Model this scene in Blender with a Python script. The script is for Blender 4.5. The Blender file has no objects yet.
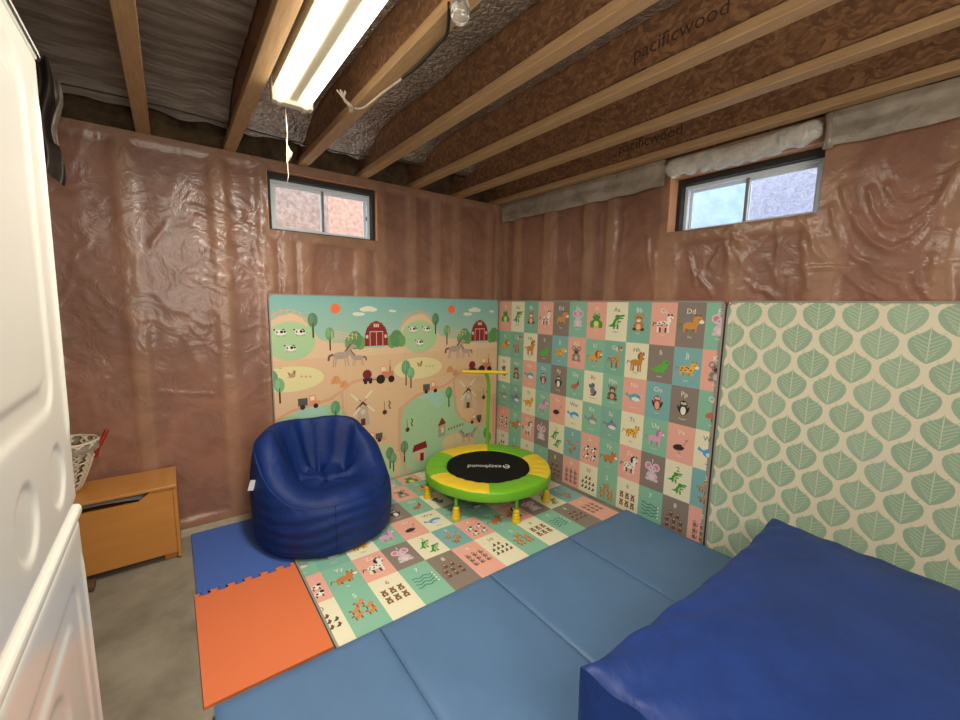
import bpy, bmesh, math, random
from math import sin, cos, pi, radians as R, exp, hypot, atan2
from mathutils import Vector, Matrix
from mathutils import noise as mn
random.seed(7)
S = bpy.context.scene
COL = S.collection

# ------------------------------------------------------------------ basics
def lin(c):
    return tuple((x/255/12.92 if x/255 <= .04045 else ((x/255+.055)/1.055)**2.4) for x in c)

def tag(o, label=None, cat=None, group=None, kind=None):
    if label: o['label'] = label
    if cat: o['category'] = cat
    if group: o['group'] = group
    if kind: o['kind'] = kind
    return o

def empty(name, loc=(0, 0, 0), label=None, cat=None, group=None):
    o = bpy.data.objects.new(name, None)
    COL.objects.link(o)
    o.location = loc
    o.empty_display_size = .05
    return tag(o, label, cat, group)

class MB:
    """collects faces, becomes one mesh object"""
    def __init__(s):
        s.v = []; s.f = []; s.c = []; s.m = []; s.sm = []
    def face(s, pts, col=(200, 200, 200), m=0, smooth=False):
        i = len(s.v); s.v += [tuple(p) for p in pts]
        s.f.append(list(range(i, i+len(pts)))); s.c.append(col); s.m.append(m); s.sm.append(smooth)
    def grid(s, fn, nu, nv, col=(200, 200, 200), m=0, closed=False, skip=None, smooth=True, colfn=None):
        i = len(s.v); W = nu if closed else nu+1
        for b in range(nv+1):
            for a in range(W):
                s.v.append(tuple(fn(a/nu, b/nv)))
        for b in range(nv):
            for a in range(nu):
                if skip and skip((a+.5)/nu, (b+.5)/nv): continue
                a2 = (a+1) % W
                s.f.append([i+b*W+a, i+b*W+a2, i+(b+1)*W+a2, i+(b+1)*W+a])
                s.c.append(colfn((a+.5)/nu, (b+.5)/nv) if colfn else col); s.m.append(m); s.sm.append(smooth)
        return s
    def box(s, x0, x1, y0, y1, z0, z1, col=(200, 200, 200), m=0, bev=0, seg=2, M=None):
        bm = bmesh.new(); bmesh.ops.create_cube(bm, size=1)
        for v in bm.verts:
            v.co = Vector(((x0+x1)/2+v.co.x*(x1-x0), (y0+y1)/2+v.co.y*(y1-y0), (z0+z1)/2+v.co.z*(z1-z0)))
        if bev: bmesh.ops.bevel(bm, geom=bm.edges[:], offset=bev, segments=seg, affect='EDGES', profile=.5)
        s.add(bm, col, m, M, smooth=False)
        return s
    def add(s, bm, col=(200, 200, 200), m=0, M=None, smooth=False):
        i = len(s.v); bm.verts.index_update()
        for v in bm.verts: s.v.append(tuple(M @ v.co if M else v.co))
        for f in bm.faces:
            s.f.append([i+v.index for v in f.verts]); s.c.append(col); s.m.append(m); s.sm.append(smooth)
        bm.free()
    def tube(s, pts, r, col=(200, 200, 200), m=0, n=10, cap=True, rad=None):
        pts = [Vector(p) for p in pts]; rings = []; i = len(s.v)
        up = None
        for k, p in enumerate(pts):
            d = (pts[min(k+1, len(pts)-1)]-pts[max(k-1, 0)]).normalized()
            if up is None:
                up = Vector((0, 0, 1)) if abs(d.z) < .9 else Vector((1, 0, 0))
            a = d.cross(up).normalized(); b = a.cross(d).normalized(); up = b
            rr = rad[k] if rad else r
            for j in range(n):
                t = 2*pi*j/n
                s.v.append(tuple(p+a*cos(t)*rr+b*sin(t)*rr))
        for k in range(len(pts)-1):
            for j in range(n):
                j2 = (j+1) % n
                s.f.append([i+k*n+j, i+k*n+j2, i+(k+1)*n+j2, i+(k+1)*n+j]); s.c.append(col); s.m.append(m); s.sm.append(True)
        if cap:
            s.f.append([i+j for j in range(n)][::-1]); s.c.append(col); s.m.append(m); s.sm.append(False)
            q = i+(len(pts)-1)*n
            s.f.append([q+j for j in range(n)]); s.c.append(col); s.m.append(m); s.sm.append(False)
        return s
    def lathe(s, prof, c=(0, 0, 0), n=24, col=(200, 200, 200), m=0):
        # prof: (r, z)
        nv = len(prof)-1
        s.grid(lambda u, v: (c[0]+prof[round(v*nv)][0]*cos(2*pi*u), c[1]+prof[round(v*nv)][0]*sin(2*pi*u), c[2]+prof[round(v*nv)][1]), n, nv, col, m, closed=True)
        return s
    def build(s, name, mats, parent=None, fixn=True, vcol=True):
        me = bpy.data.meshes.new(name)
        me.from_pydata(s.v, [], s.f)
        if not isinstance(mats, (list, tuple)): mats = [mats]
        for a in mats: me.materials.append(a)
        me.polygons.foreach_set('material_index', s.m)
        me.polygons.foreach_set('use_smooth', s.sm)
        if vcol:
            ca = me.color_attributes.new('Col', 'FLOAT_COLOR', 'CORNER')
            buf = []
            cache = {}
            for f, c in zip(s.f, s.c):
                if c not in cache: cache[c] = list(lin(c))+[1.0]
                buf += cache[c]*len(f)
            ca.data.foreach_set('color', buf)
        me.update()
        if fixn:
            bm = bmesh.new(); bm.from_mesh(me)
            bmesh.ops.recalc_face_normals(bm, faces=bm.faces)
            bm.to_mesh(me); bm.free()
        o = bpy.data.objects.new(name, me); COL.objects.link(o)
        if parent:
            o.parent = parent
            o.matrix_parent_inverse = Matrix.Identity(4)
            # vertices are given in world space: shift into the parent's frame
            off = Vector((0, 0, 0)); q = parent
            while q: off += Vector(q.location); q = q.parent
            if off.length > 0: me.transform(Matrix.Translation(-off))
        return o

def struct(name, mb, mats, **k):
    return tag(mb.build(name, mats, **k), kind='structure')

def dup(root, loc, label=None):
    r = root.copy(); COL.objects.link(r); r.location = loc
    if label: r['label'] = label
    for ch in [c for c in bpy.data.objects if c.parent == root]:
        c = ch.copy(); COL.objects.link(c); c.parent = r
        for g in [q for q in bpy.data.objects if q.parent == ch]:
            d = g.copy(); COL.objects.link(d); d.parent = c
    return r

# ------------------------------------------------------------------ materials
def mat(name, col=(200, 200, 200), rough=.5, metal=0, spec=.5, bump=0, bscale=40, vcol=False, mottle=0, mscale=6,
        mcol=None, stretch=(1, 1, 1), coat=0, coat_rough=.15, detail=4, emis=None, estr=0, sheen=0, trans=0, alpha=1, dist=0):
    m = bpy.data.materials.new(name); m.use_nodes = True
    nt = m.node_tree; N = nt.nodes; L = nt.links; b = N['Principled BSDF']
    b.inputs['Roughness'].default_value = rough
    b.inputs['Metallic'].default_value = metal
    b.inputs['Specular IOR Level'].default_value = spec
    b.inputs['Coat Weight'].default_value = coat
    b.inputs['Coat Roughness'].default_value = coat_rough
    b.inputs['Sheen Weight'].default_value = sheen
    b.inputs['Transmission Weight'].default_value = trans
    b.inputs['Alpha'].default_value = alpha
    if emis:
        b.inputs['Emission Color'].default_value = (*lin(emis), 1); b.inputs['Emission Strength'].default_value = estr
    tc = N.new('ShaderNodeTexCoord'); mp = N.new('ShaderNodeMapping'); mp.inputs['Scale'].default_value = stretch
    L.new(tc.outputs['Object'], mp.inputs['Vector'])
    if vcol:
        a = N.new('ShaderNodeAttribute'); a.attribute_name = 'Col'; src = a.outputs['Color']
    else:
        a = N.new('ShaderNodeRGB'); a.outputs[0].default_value = (*lin(col), 1); src = a.outputs[0]
    if mottle:
        n = N.new('ShaderNodeTexNoise'); n.inputs['Scale'].default_value = mscale; n.inputs['Detail'].default_value = detail
        n.inputs['Roughness'].default_value = .6; n.inputs['Distortion'].default_value = dist
        L.new(mp.outputs[0], n.inputs['Vector'])
        cr = N.new('ShaderNodeValToRGB'); cr.color_ramp.elements[0].position = .33; cr.color_ramp.elements[1].position = .67
        L.new(n.outputs['Fac'], cr.inputs['Fac'])
        mx = N.new('ShaderNodeMix'); mx.data_type = 'RGBA'
        if mcol:
            mx.blend_type = 'MIX'; mu = N.new('ShaderNodeMath'); mu.operation = 'MULTIPLY'; mu.inputs[1].default_value = mottle
            L.new(cr.outputs['Color'], mu.inputs[0]); L.new(mu.outputs[0], mx.inputs['Factor'])
            mx.inputs['B'].default_value = (*lin(mcol), 1)
        else:
            mx.blend_type = 'MULTIPLY'; mx.inputs['Factor'].default_value = mottle
            L.new(cr.outputs['Color'], mx.inputs['B'])
        L.new(src, mx.inputs['A']); src = mx.outputs['Result']
    L.new(src, b.inputs['Base Color'])
    if bump:
        n2 = N.new('ShaderNodeTexNoise'); n2.inputs['Scale'].default_value = bscale; n2.inputs['Detail'].default_value = 4
        n2.inputs['Distortion'].default_value = dist
        L.new(mp.outputs[0], n2.inputs['Vector'])
        bp = N.new('ShaderNodeBump'); bp.inputs['Strength'].default_value = 1; bp.inputs['Distance'].default_value = bump
        L.new(n2.outputs['Fac'], bp.inputs['Height']); L.new(bp.outputs[0], b.inputs['Normal'])
        if coat: L.new(bp.outputs[0], b.inputs['Coat Normal'])
    return m

M_print = mat('printed_foam', vcol=True, rough=.5, spec=.35, bump=.0004, bscale=60)
M_edge = mat('grey_mat_piping', (150, 145, 134), .6)
M_poly = mat('poly_film_over_insulation', vcol=True, rough=.5, spec=.4, mottle=.30, mscale=3.0, bump=.006, bscale=7, coat=.5, coat_rough=.2, dist=1.6, detail=7)
M_filmw = mat('clear_white_film', (160, 148, 132), .35, spec=.6, mottle=.4, mscale=7, bump=.006, bscale=14, coat=.4, dist=1)
M_roll = mat('daylit_plastic_roll', (205, 200, 190), .4, spec=.5, mottle=.3, mscale=9, bump=.012, bscale=16, coat=.4, dist=1.2)  # film colour lightened to stand for daylight falling on the roll
M_pine = mat('pine_lumber', (184, 148, 106), .6, mottle=.5, mscale=7, mcol=(142, 106, 70), stretch=(12, 1, 12), bump=.0006, bscale=30)
M_pined = mat('dark_pine', (140, 102, 68), .65, mottle=.6, mscale=7, mcol=(78, 52, 34), stretch=(12, 1, 12))
M_osb = mat('strand_board', (150, 108, 74), .6, mottle=.8, mscale=24, mcol=(98, 62, 38), stretch=(1, .5, 1.3), dist=.9, detail=5, bump=.001, bscale=50)
M_sub = mat('subfloor_board', (105, 85, 62), .8, mottle=.6, mscale=20, mcol=(60, 44, 30), dist=2)
M_foil = mat('bubble_foil', (215, 211, 202), .22, metal=.85, mottle=.4, mscale=9, mcol=(120, 112, 102), bump=.014, bscale=42, dist=.8)
M_foilg = mat('grey_plastic_wrap', (150, 142, 130), .38, metal=.2, spec=.6, mottle=.55, mscale=4, mcol=(96, 88, 78), bump=.008, bscale=5, stretch=(1.5, 14, 1), dist=.6)
M_conc = mat('concrete', (150, 141, 124), .75, mottle=.85, mscale=2.8, mcol=(100, 92, 76), bump=.0015, bscale=30, detail=12, dist=.15)
M_concp = mat('pale_concrete', (176, 168, 148), .8, mottle=.4, mscale=14, mcol=(110, 102, 88))
M_white = mat('white_enamel', (208, 206, 198), .28, spec=.5, coat=.3)
M_seam = mat('dark_seam', (60, 58, 54), .6)
M_birch = mat('honey_birch', (190, 130, 62), .38, mottle=.5, mscale=2.6, mcol=(170, 108, 44), stretch=(1, 1, 6), coat=.3, dist=.8)
M_black = mat('black_plastic', (22, 20, 19), .5)
M_jump = mat('black_mesh_fabric', (16, 16, 16), .8, spec=.2)
M_green = mat('lime_green_vinyl', (112, 182, 36), .42, bump=.003, bscale=14, dist=.5)
M_greenp = mat('lime_green_metal', (98, 170, 40), .35)
M_yel = mat('yellow_vinyl', (232, 200, 44), .42, bump=.003, bscale=14, dist=.5)
M_yelp = mat('yellow_rubber', (225, 190, 30), .5)
M_stamp = mat('dark_stamp_ink', (74, 48, 32), .8)
M_print2 = mat('white_print', (225, 225, 220), .6)
M_navy = mat('navy_nylon', (6, 42, 108), .6, spec=.35, bump=.007, bscale=9, sheen=0, dist=1.0, mottle=.25, mscale=5)
M_royal = mat('royal_blue_nylon', (32, 60, 130), .5, spec=.35, bump=.007, bscale=8, sheen=.0, dist=1.2, mottle=.25, mscale=3)
M_gym = mat('blue_vinyl', (88, 121, 160), .42, spec=.4, bump=.0015, bscale=5, mottle=.12, mscale=4)
M_foamb = mat('blue_eva_foam', (66, 98, 172), .8, bump=.0009, bscale=170)
M_foamo = mat('orange_eva_foam', (218, 114, 68), .75, bump=.0009, bscale=170)
M_wick = mat('pale_woven_cord', (205, 190, 165), .7)
M_red = mat('red_leather', (150, 34, 24), .5)
M_tube = mat('fluorescent_tube', (255, 255, 240), .4, emis=(255, 246, 222), estr=7)
M_fix = mat('fixture_white', (205, 196, 172), .35)
M_wire = mat('white_cable', (205, 195, 175), .5)
M_vinylw = mat('window_vinyl', (210, 220, 228), .4)
M_dark = mat('dark_brown_frame', (34, 26, 20), .6)
M_mull = mat('grey_mullion', (128, 124, 120), .5)
M_jamb = mat('window_jamb_pine', (205, 150, 105), .6, mottle=.3, mscale=5, mcol=(160, 105, 70), stretch=(6, 6, 1))
M_rag = mat('hanging_grey_plastic', (64, 56, 49), .45, bump=.01, bscale=8, mottle=.4, mscale=8)
M_wall = mat('plain_wall', (150, 130, 112), .8, mottle=.3, mscale=3)
M_ins = mat('fibre_insulation', (104, 82, 54), .9, mottle=.85, mscale=9, mcol=(48, 34, 22), bump=.02, bscale=20)
M_well1 = mat('glowing_pinkish_gravel', (206, 178, 166), .9, mottle=.95, mscale=30, mcol=(128, 82, 70), detail=8, emis=(255, 225, 212), estr=.5)  # emission stands in for daylight on the gravel
M_well3b = mat('glowing_pale_gravel', (212, 208, 204), .9, mottle=.9, mscale=34, mcol=(165, 140, 132), detail=8, emis=(255, 238, 230), estr=.05)  # faint self-glow added in place of outdoor light
M_well2 = mat('glowing_leaf_litter', (178, 188, 214), .9, mottle=.95, mscale=20, mcol=(92, 88, 108), detail=8, dist=3, emis=(215, 225, 255), estr=.45)  # glows by itself so the right pane looks daylit
M_well3 = mat('glowing_frosted_blue', (168, 202, 222), .9, mottle=.7, mscale=14, mcol=(112, 150, 172), emis=(205, 230, 255), estr=.5)  # self-lit backdrop, daylight put in as emission
M_glass = bpy.data.materials.new('window_glass'); M_glass.use_nodes = True
_n = M_glass.node_tree; _n.nodes.remove(_n.nodes['Principled BSDF'])
_t = _n.nodes.new('ShaderNodeBsdfTransparent'); _g = _n.nodes.new('ShaderNodeBsdfGlossy'); _g.inputs['Roughness'].default_value = .03
_f = _n.nodes.new('ShaderNodeMixShader'); _f.inputs[0].default_value = .06
_n.links.new(_t.outputs[0], _f.inputs[1]); _n.links.new(_g.outputs[0], _f.inputs[2]); _n.links.new(_f.outputs[0], _n.nodes['Material Output'].inputs['Surface'])
M_bulb = mat('clear_bulb', (235, 235, 235), .08, trans=.9)

# strand flakes on the board
for fm_ in (M_osb,):
    nt = fm_.node_tree; b_ = nt.nodes['Principled BSDF']; old = b_.inputs['Base Color'].links[0].from_socket
    tc_ = nt.nodes.new('ShaderNodeTexCoord'); mp_ = nt.nodes.new('ShaderNodeMapping'); mp_.inputs['Scale'].default_value = (1, .45, 1.2)
    nn = nt.nodes.new('ShaderNodeTexNoise'); nn.inputs['Scale'].default_value = 9; nt.links.new(tc_.outputs['Object'], nn.inputs['Vector'])
    va = nt.nodes.new('ShaderNodeVectorMath'); va.operation = 'SCALE'; va.inputs['Scale'].default_value = .22; nt.links.new(nn.outputs['Color'], va.inputs[0])
    vb = nt.nodes.new('ShaderNodeVectorMath'); vb.operation = 'ADD'; nt.links.new(tc_.outputs['Object'], vb.inputs[0]); nt.links.new(va.outputs[0], vb.inputs[1]); nt.links.new(vb.outputs[0], mp_.inputs[0])
    vo = nt.nodes.new('ShaderNodeTexVoronoi'); vo.inputs['Scale'].default_value = 52; nt.links.new(mp_.outputs[0], vo.inputs['Vector'])
    sp = nt.nodes.new('ShaderNodeSeparateColor'); nt.links.new(vo.outputs['Color'], sp.inputs[0])
    cr = nt.nodes.new('ShaderNodeValToRGB'); e = cr.color_ramp.elements; e[0].color = (*lin((84, 56, 38)), 1); e[1].color = (*lin((180, 134, 92)), 1)
    e2 = cr.color_ramp.elements.new(.5); e2.color = (*lin((128, 88, 60)), 1)
    nt.links.new(sp.outputs[0], cr.inputs[0])
    mx = nt.nodes.new('ShaderNodeMix'); mx.data_type = 'RGBA'; mx.inputs['Factor'].default_value = .5
    nt.links.new(old, mx.inputs['A']); nt.links.new(cr.outputs[0], mx.inputs['B']); nt.links.new(mx.outputs['Result'], b_.inputs['Base Color'])
# film creases: a second, ridged bump on the wall film
nt = M_poly.node_tree; b_ = nt.nodes['Principled BSDF']
rn = nt.nodes.new('ShaderNodeTexNoise'); rn.noise_type = 'RIDGED_MULTIFRACTAL'; rn.inputs['Scale'].default_value = 2.6; rn.inputs['Detail'].default_value = 3.5
rn.inputs['Distortion'].default_value = .7; rn.inputs['Roughness'].default_value = .5
mp_ = nt.nodes.new('ShaderNodeMapping'); mp_.inputs['Scale'].default_value = (1, 1, .8)
tc_ = nt.nodes.new('ShaderNodeTexCoord'); nt.links.new(tc_.outputs['Object'], mp_.inputs[0]); nt.links.new(mp_.outputs[0], rn.inputs['Vector'])
bp_ = nt.nodes.new('ShaderNodeBump'); bp_.inputs['Distance'].default_value = .010; bp_.inputs['Strength'].default_value = 1
old = b_.inputs['Normal'].links[0].from_socket
nt.links.new(rn.outputs['Fac'], bp_.inputs['Height']); nt.links.new(old, bp_.inputs['Normal'])
nt.links.new(bp_.outputs[0], b_.inputs['Normal']); nt.links.new(bp_.outputs[0], b_.inputs['Coat Normal'])
# ------------------------------------------------------------------ camera
cam = bpy.data.cameras.new('camera'); co = bpy.data.objects.new('camera', cam); COL.objects.link(co)
yaw, pitch, roll = R(36.89), R(7.63), R(.97)
F = Vector((sin(yaw)*cos(pitch), cos(yaw)*cos(pitch), -sin(pitch)))
r0 = Vector((cos(yaw), -sin(yaw), 0)); u0 = r0.cross(F)
right = cos(roll)*r0+sin(roll)*u0; up = -sin(roll)*r0+cos(roll)*u0
mw = Matrix((right, up, -F)).transposed().to_4x4(); mw.translation = Vector((-2.535, -3.068, 1.451))
co.matrix_world = mw
cam.sensor_width = 36; cam.lens = 411.7/960*36; cam.clip_start = .02
S.camera = co

# ------------------------------------------------------------------ room shell
XL, YF = -4.3, -5.2     # far left wall, wall behind the camera
ZT = 2.36               # top of the framed walls / underside of joists
ZS = 2.67               # subfloor underside
mb = MB(); mb.box(XL-.1, .35, YF-.1, .35, -.1, 0)
struct('floor', mb, M_conc)
mb = MB(); mb.box(XL-.1, .35, YF-.1, .35, ZS, ZS+.04)
struct('ceiling', mb, M_sub)
mb = MB(); mb.box(XL-.1, XL, YF, .2, 0, ZS); struct('wall_left', mb, M_wall)
mb = MB(); mb.box(XL-.1, .3, YF-.1, YF, 0, ZS); struct('wall_front', mb, M_wall)

W1 = dict(a=-1.975, b=-1.225, z0=1.918, z1=2.30)       # opening in the back wall (x range)
W2 = dict(a=-2.385, b=-1.625, z0=1.915, z1=2.25)       # opening in the right wall (y range)

def bandf(u, studs, w=.021):
    """1 on a stud, 0 in a cavity, soft shoulders"""
    r = 0
    for s in studs:
        d = abs(u-s)
        if d < w: return 1
        r = max(r, exp(-((d-w)/.03)**2))
    return r

def seg_d(p, a, b):
    ax, ay = a; bx, by = b; dx, dy = bx-ax, by-ay
    t = max(0, min(1, ((p[0]-ax)*dx+(p[1]-ay)*dy)/(dx*dx+dy*dy+1e-9)))
    return hypot(p[0]-ax-t*dx, p[1]-ay-t*dy), t

def film_wall(name, U0, U1, studs, plates, ridges, opening, pos, seed, colA, colB, gain=.55):
    n_u = int((U1-U0)/.0125); n_v = int(ZT/.0125)
    segs = []
    for rd in ridges:
        pts, amp, wid = rd
        for a, b in zip(pts, pts[1:]):
            segs.append((a, b, amp, wid, min(a[0], b[0])-wid*3, max(a[0], b[0])+wid*3, min(a[1], b[1])-wid*3, max(a[1], b[1])+wid*3))
    def band(u, z):
        s = bandf(u, studs)
        for (pa, pb, pz) in plates:
            if pa <= u <= pb:
                d = abs(z-pz); s = max(s, 1 if d < .02 else exp(-((d-.02)/.02)**2))
        return s
    def h(u, z):
        s = band(u, z)
        n1 = mn.noise((u*2.2, z*1.6, seed)); n2 = mn.noise((u*7, z*3, seed+5))
        rdg = 1-abs(mn.noise((u*3.1+.6*n1, z*2.3+n2*.5, seed+9)))*2.2
        y = (1-s)*(-.009+.010*n1+.004*n2)
        if rdg > .8: y += (rdg-.8)*.012
        best = 0
        for a, b, amp, wid, x0, x1, z0, z1 in segs:
            if x0 < u < x1 and z0 < z < z1:
                d, t = seg_d((u, z), a, b)
                best = max(best, amp*gain*exp(-(d/(wid*.8))**2))
        return min(.02, y+best)
    def fn(a, b):
        u = U0+(U1-U0)*a; z = ZT*b
        return pos(u, z, h(u, z))
    def skip(a, b):
        u = U0+(U1-U0)*a; z = ZT*b
        return opening['a'] < u < opening['b'] and opening['z0'] < z < opening['z1']
    def cf(a, b):
        u = U0+(U1-U0)*a; z = ZT*b
        s = round(band(u, z)*6)/6
        d = mn.noise((u*1.3, z*1.1, seed+3)); d = 1+.14*round(d*6)/6
        return tuple(int((p*(1-s)+q*s)*d) for p, q in zip(colA, colB))
    m = MB(); m.grid(fn, n_u, n_v, colfn=cf, skip=skip)
    return struct(name, m, M_poly)

def zig(x0, z0, x1, z1, k=5, j=.012):
    random.seed(int(abs(x0*913+z0*771)))
    return [(x0+(x1-x0)*i/k+random.uniform(-j, j), z0+(z1-z0)*i/k+random.uniform(-j, j)) for i in range(k+1)]

rb = []
for (x0, z0, x1, z1, a) in [(-2.38, 2.02, -2.02, 1.90, .014), (-2.36, 1.95, -2.06, 1.86, .012), (-2.34, 2.10, -2.12, 1.96, .01), (-2.40, 1.87, -2.10, 1.78, .012),
                            (-2.3, 1.8, -2.0, 1.66, .012), (-2.36, 1.75, -2.2, 1.6, .01), (-2.2, 1.72, -2.02, 1.60, .012), (-2.62, 1.70, -2.5, 1.9, .006),
                            (-2.9, 1.55, -2.72, 1.6, .006), (-1.95, 1.72, -1.9, 1.52, .008), (-.86, 2.0, -.74, 1.9, .009), (-.88, 1.85, -.76, 1.8, .009),
                            (-.6, 1.9, -.5, 1.6, .006), (-.35, 2.1, -.3, 1.7, .007), (-1.1, 1.6, -1.1, 2.1, .006), (-3.2, 1.2, -2.8, 1.3, .006),
                            (-2.6, .9, -2.35, .86, .007), (-2.65, .5, -2.5, .3, .006), (-2.45, 1.3, -2.3, 1.1, .006), (-2.45, 1.62, -2.0, 1.58, .007)]:
    rb.append((zig(x0, z0, x1, z1), a, .011))
random.seed(4)
for i in range(26):
    x = random.uniform(-2.42, -1.99); z = random.uniform(1.56, 2.12)
    L_ = random.uniform(.06, .16); rb.append((zig(x, z, x+L_, z-L_*random.uniform(.25, .6), 3, .006), random.uniform(.006, .012), .007))
studs_b = [-4.1, -3.7, -3.3, -3.08, -2.69, -2.255, -1.875, -1.995, -1.20, -1.36, -1.76, -.93, -.70, -.5, -.137, -.02]
film_wall('wall_back', XL, 0, studs_b, [(-4.3, 0, ZT-.02), (-1.99, -1.2, 1.89), (-4.3, 0, .03)], rb, W1,
          lambda u, z, h: (u, -h, z), 2.0, (146, 102, 82), (160, 118, 92))
rr = []
def curve(pts, a, w): rr.append((pts, a, w))
curve([(-2.472, 2.02), (-2.50, 1.93), (-2.547, 1.83), (-2.60, 1.76), (-2.658, 1.718), (-2.72, 1.75), (-2.755, 1.80), (-2.79, 1.90), (-2.817, 1.99), (-2.87, 2.1)], .019, .016)
curve([(-2.565, 1.99), (-2.59, 1.9), (-2.63, 1.83), (-2.693, 1.81), (-2.75, 1.86), (-2.80, 1.95), (-2.83, 2.03)], .017, .014)
curve([(-2.44, 1.94), (-2.46, 1.85), (-2.50, 1.75), (-2.55, 1.69), (-2.62, 1.66)], .014, .012)
curve([(-2.62, 2.0), (-2.65, 1.93), (-2.70, 1.9), (-2.76, 1.93)], .011, .012)
curve([(-2.34, 1.66), (-2.5, 1.655), (-2.65, 1.65), (-2.95, 1.645), (-3.4, 1.65)], .012, .006)
for (x0, z0, x1, z1, a) in [(-2.60, 1.64, -2.72, 1.55, .013), (-2.5, 1.64, -2.66, 1.5, .012), (-2.74, 1.62, -2.8, 1.5, .013), (-2.83, 1.78, -2.86, 1.5, .012), (-2.92, 2.1, -2.9, 1.6, .013),
                            (-1.97, 1.88, -2.0, 1.72, .014), (-2.0, 1.9, -2.06, 1.8, .012), (-1.96, 1.8, -1.9, 1.68, .013), (-2.06, 1.7, -2.2, 1.85, .010), (-2.22, 1.88, -2.24, 1.6, .012),
                            (-1.78, 1.78, -1.84, 1.58, .015), (-1.84, 1.66, -1.92, 1.54, .014), (-2.1, 1.6, -2.25, 1.52, .012), (-1.7, 1.75, -1.68, 1.55, .01),
                            (-1.5, 1.9, -1.56, 1.52, .011), (-1.54, 1.8, -1.57, 1.6, .01), (-1.1, 2.1, -1.12, 1.75, .009), (-.95, 2.15, -.97, 1.9, .009), (-.6, 2.2, -.62, 1.8, .008),
                            (-1.3, 2.1, -1.28, 1.6, .008), (-.8, 2.0, -.84, 1.55, .007), (-2.3, 1.95, -2.42, 1.7, .012), (-2.33, 1.84, -2.38, 1.56, .011)]:
    rr.append((zig(x0, z0, x1, z1), a, .011))
random.seed(9)
for i in range(30):
    x = random.uniform(-2.95, -1.65); z = random.uniform(1.52, 1.9)
    L_ = random.uniform(.05, .13); rr.append((zig(x, z, x-L_*random.uniform(.2, .9), z-L_, 3, .008), random.uniform(.005, .011), .008))
studs_r = [-.02, -.2, -.575, -.63, -1.0, -1.2, -1.61, -1.655, -2.04, -2.405, -2.45, -2.83, -3.24, -3.65, -4.06, -4.5, -4.9]
film_wall('wall_right', YF, 0, studs_r, [(YF, 0, ZT-.02), (-2.4, -1.62, 1.885), (YF, 0, .03)], rr, W2,
          lambda u, z, h: (-h, u, z), 8.0, (146, 102, 82), (162, 121, 94), gain=.7)

# framed walls' top plate, rim boards, sill strip
mb = MB(); mb.box(XL, W1['a']-.02, .002, .14, ZT-.04, ZT); mb.box(W1['b']+.02, .3, .002, .14, ZT-.04, ZT); mb.box(W1['a']-.02, W1['b']+.02, .002, .14, ZT-.03, ZT)
struct('trim_1', mb, M_pined)
mb = MB(); mb.box(XL, .3, .13, .17, ZT, ZS); struct('trim_2', mb, M_osb)
mb = MB(); mb.box(.07, .11, YF, .13, ZT, ZS); struct('trim_3', mb, M_osb)
mb = MB(); mb.box(.002, .12, YF, 0, ZT-.04, ZT); struct('trim_4', mb, M_pined)
mb = MB(); mb.box(XL, -2.03, -.09, -.001, 0, .008); struct('trim_5', mb, M_concp)
# fuzzy insulation ends stuffed in the rim, one per bay
mb = MB()
mb.grid(lambda a, b: (XL+(0-XL)*a, .11+.015*mn.noise((a*30, b*3, 1)), ZT+.01+b*(ZS-ZT-.02)), 160, 8)
struct('trim_6', mb, M_ins)

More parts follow.
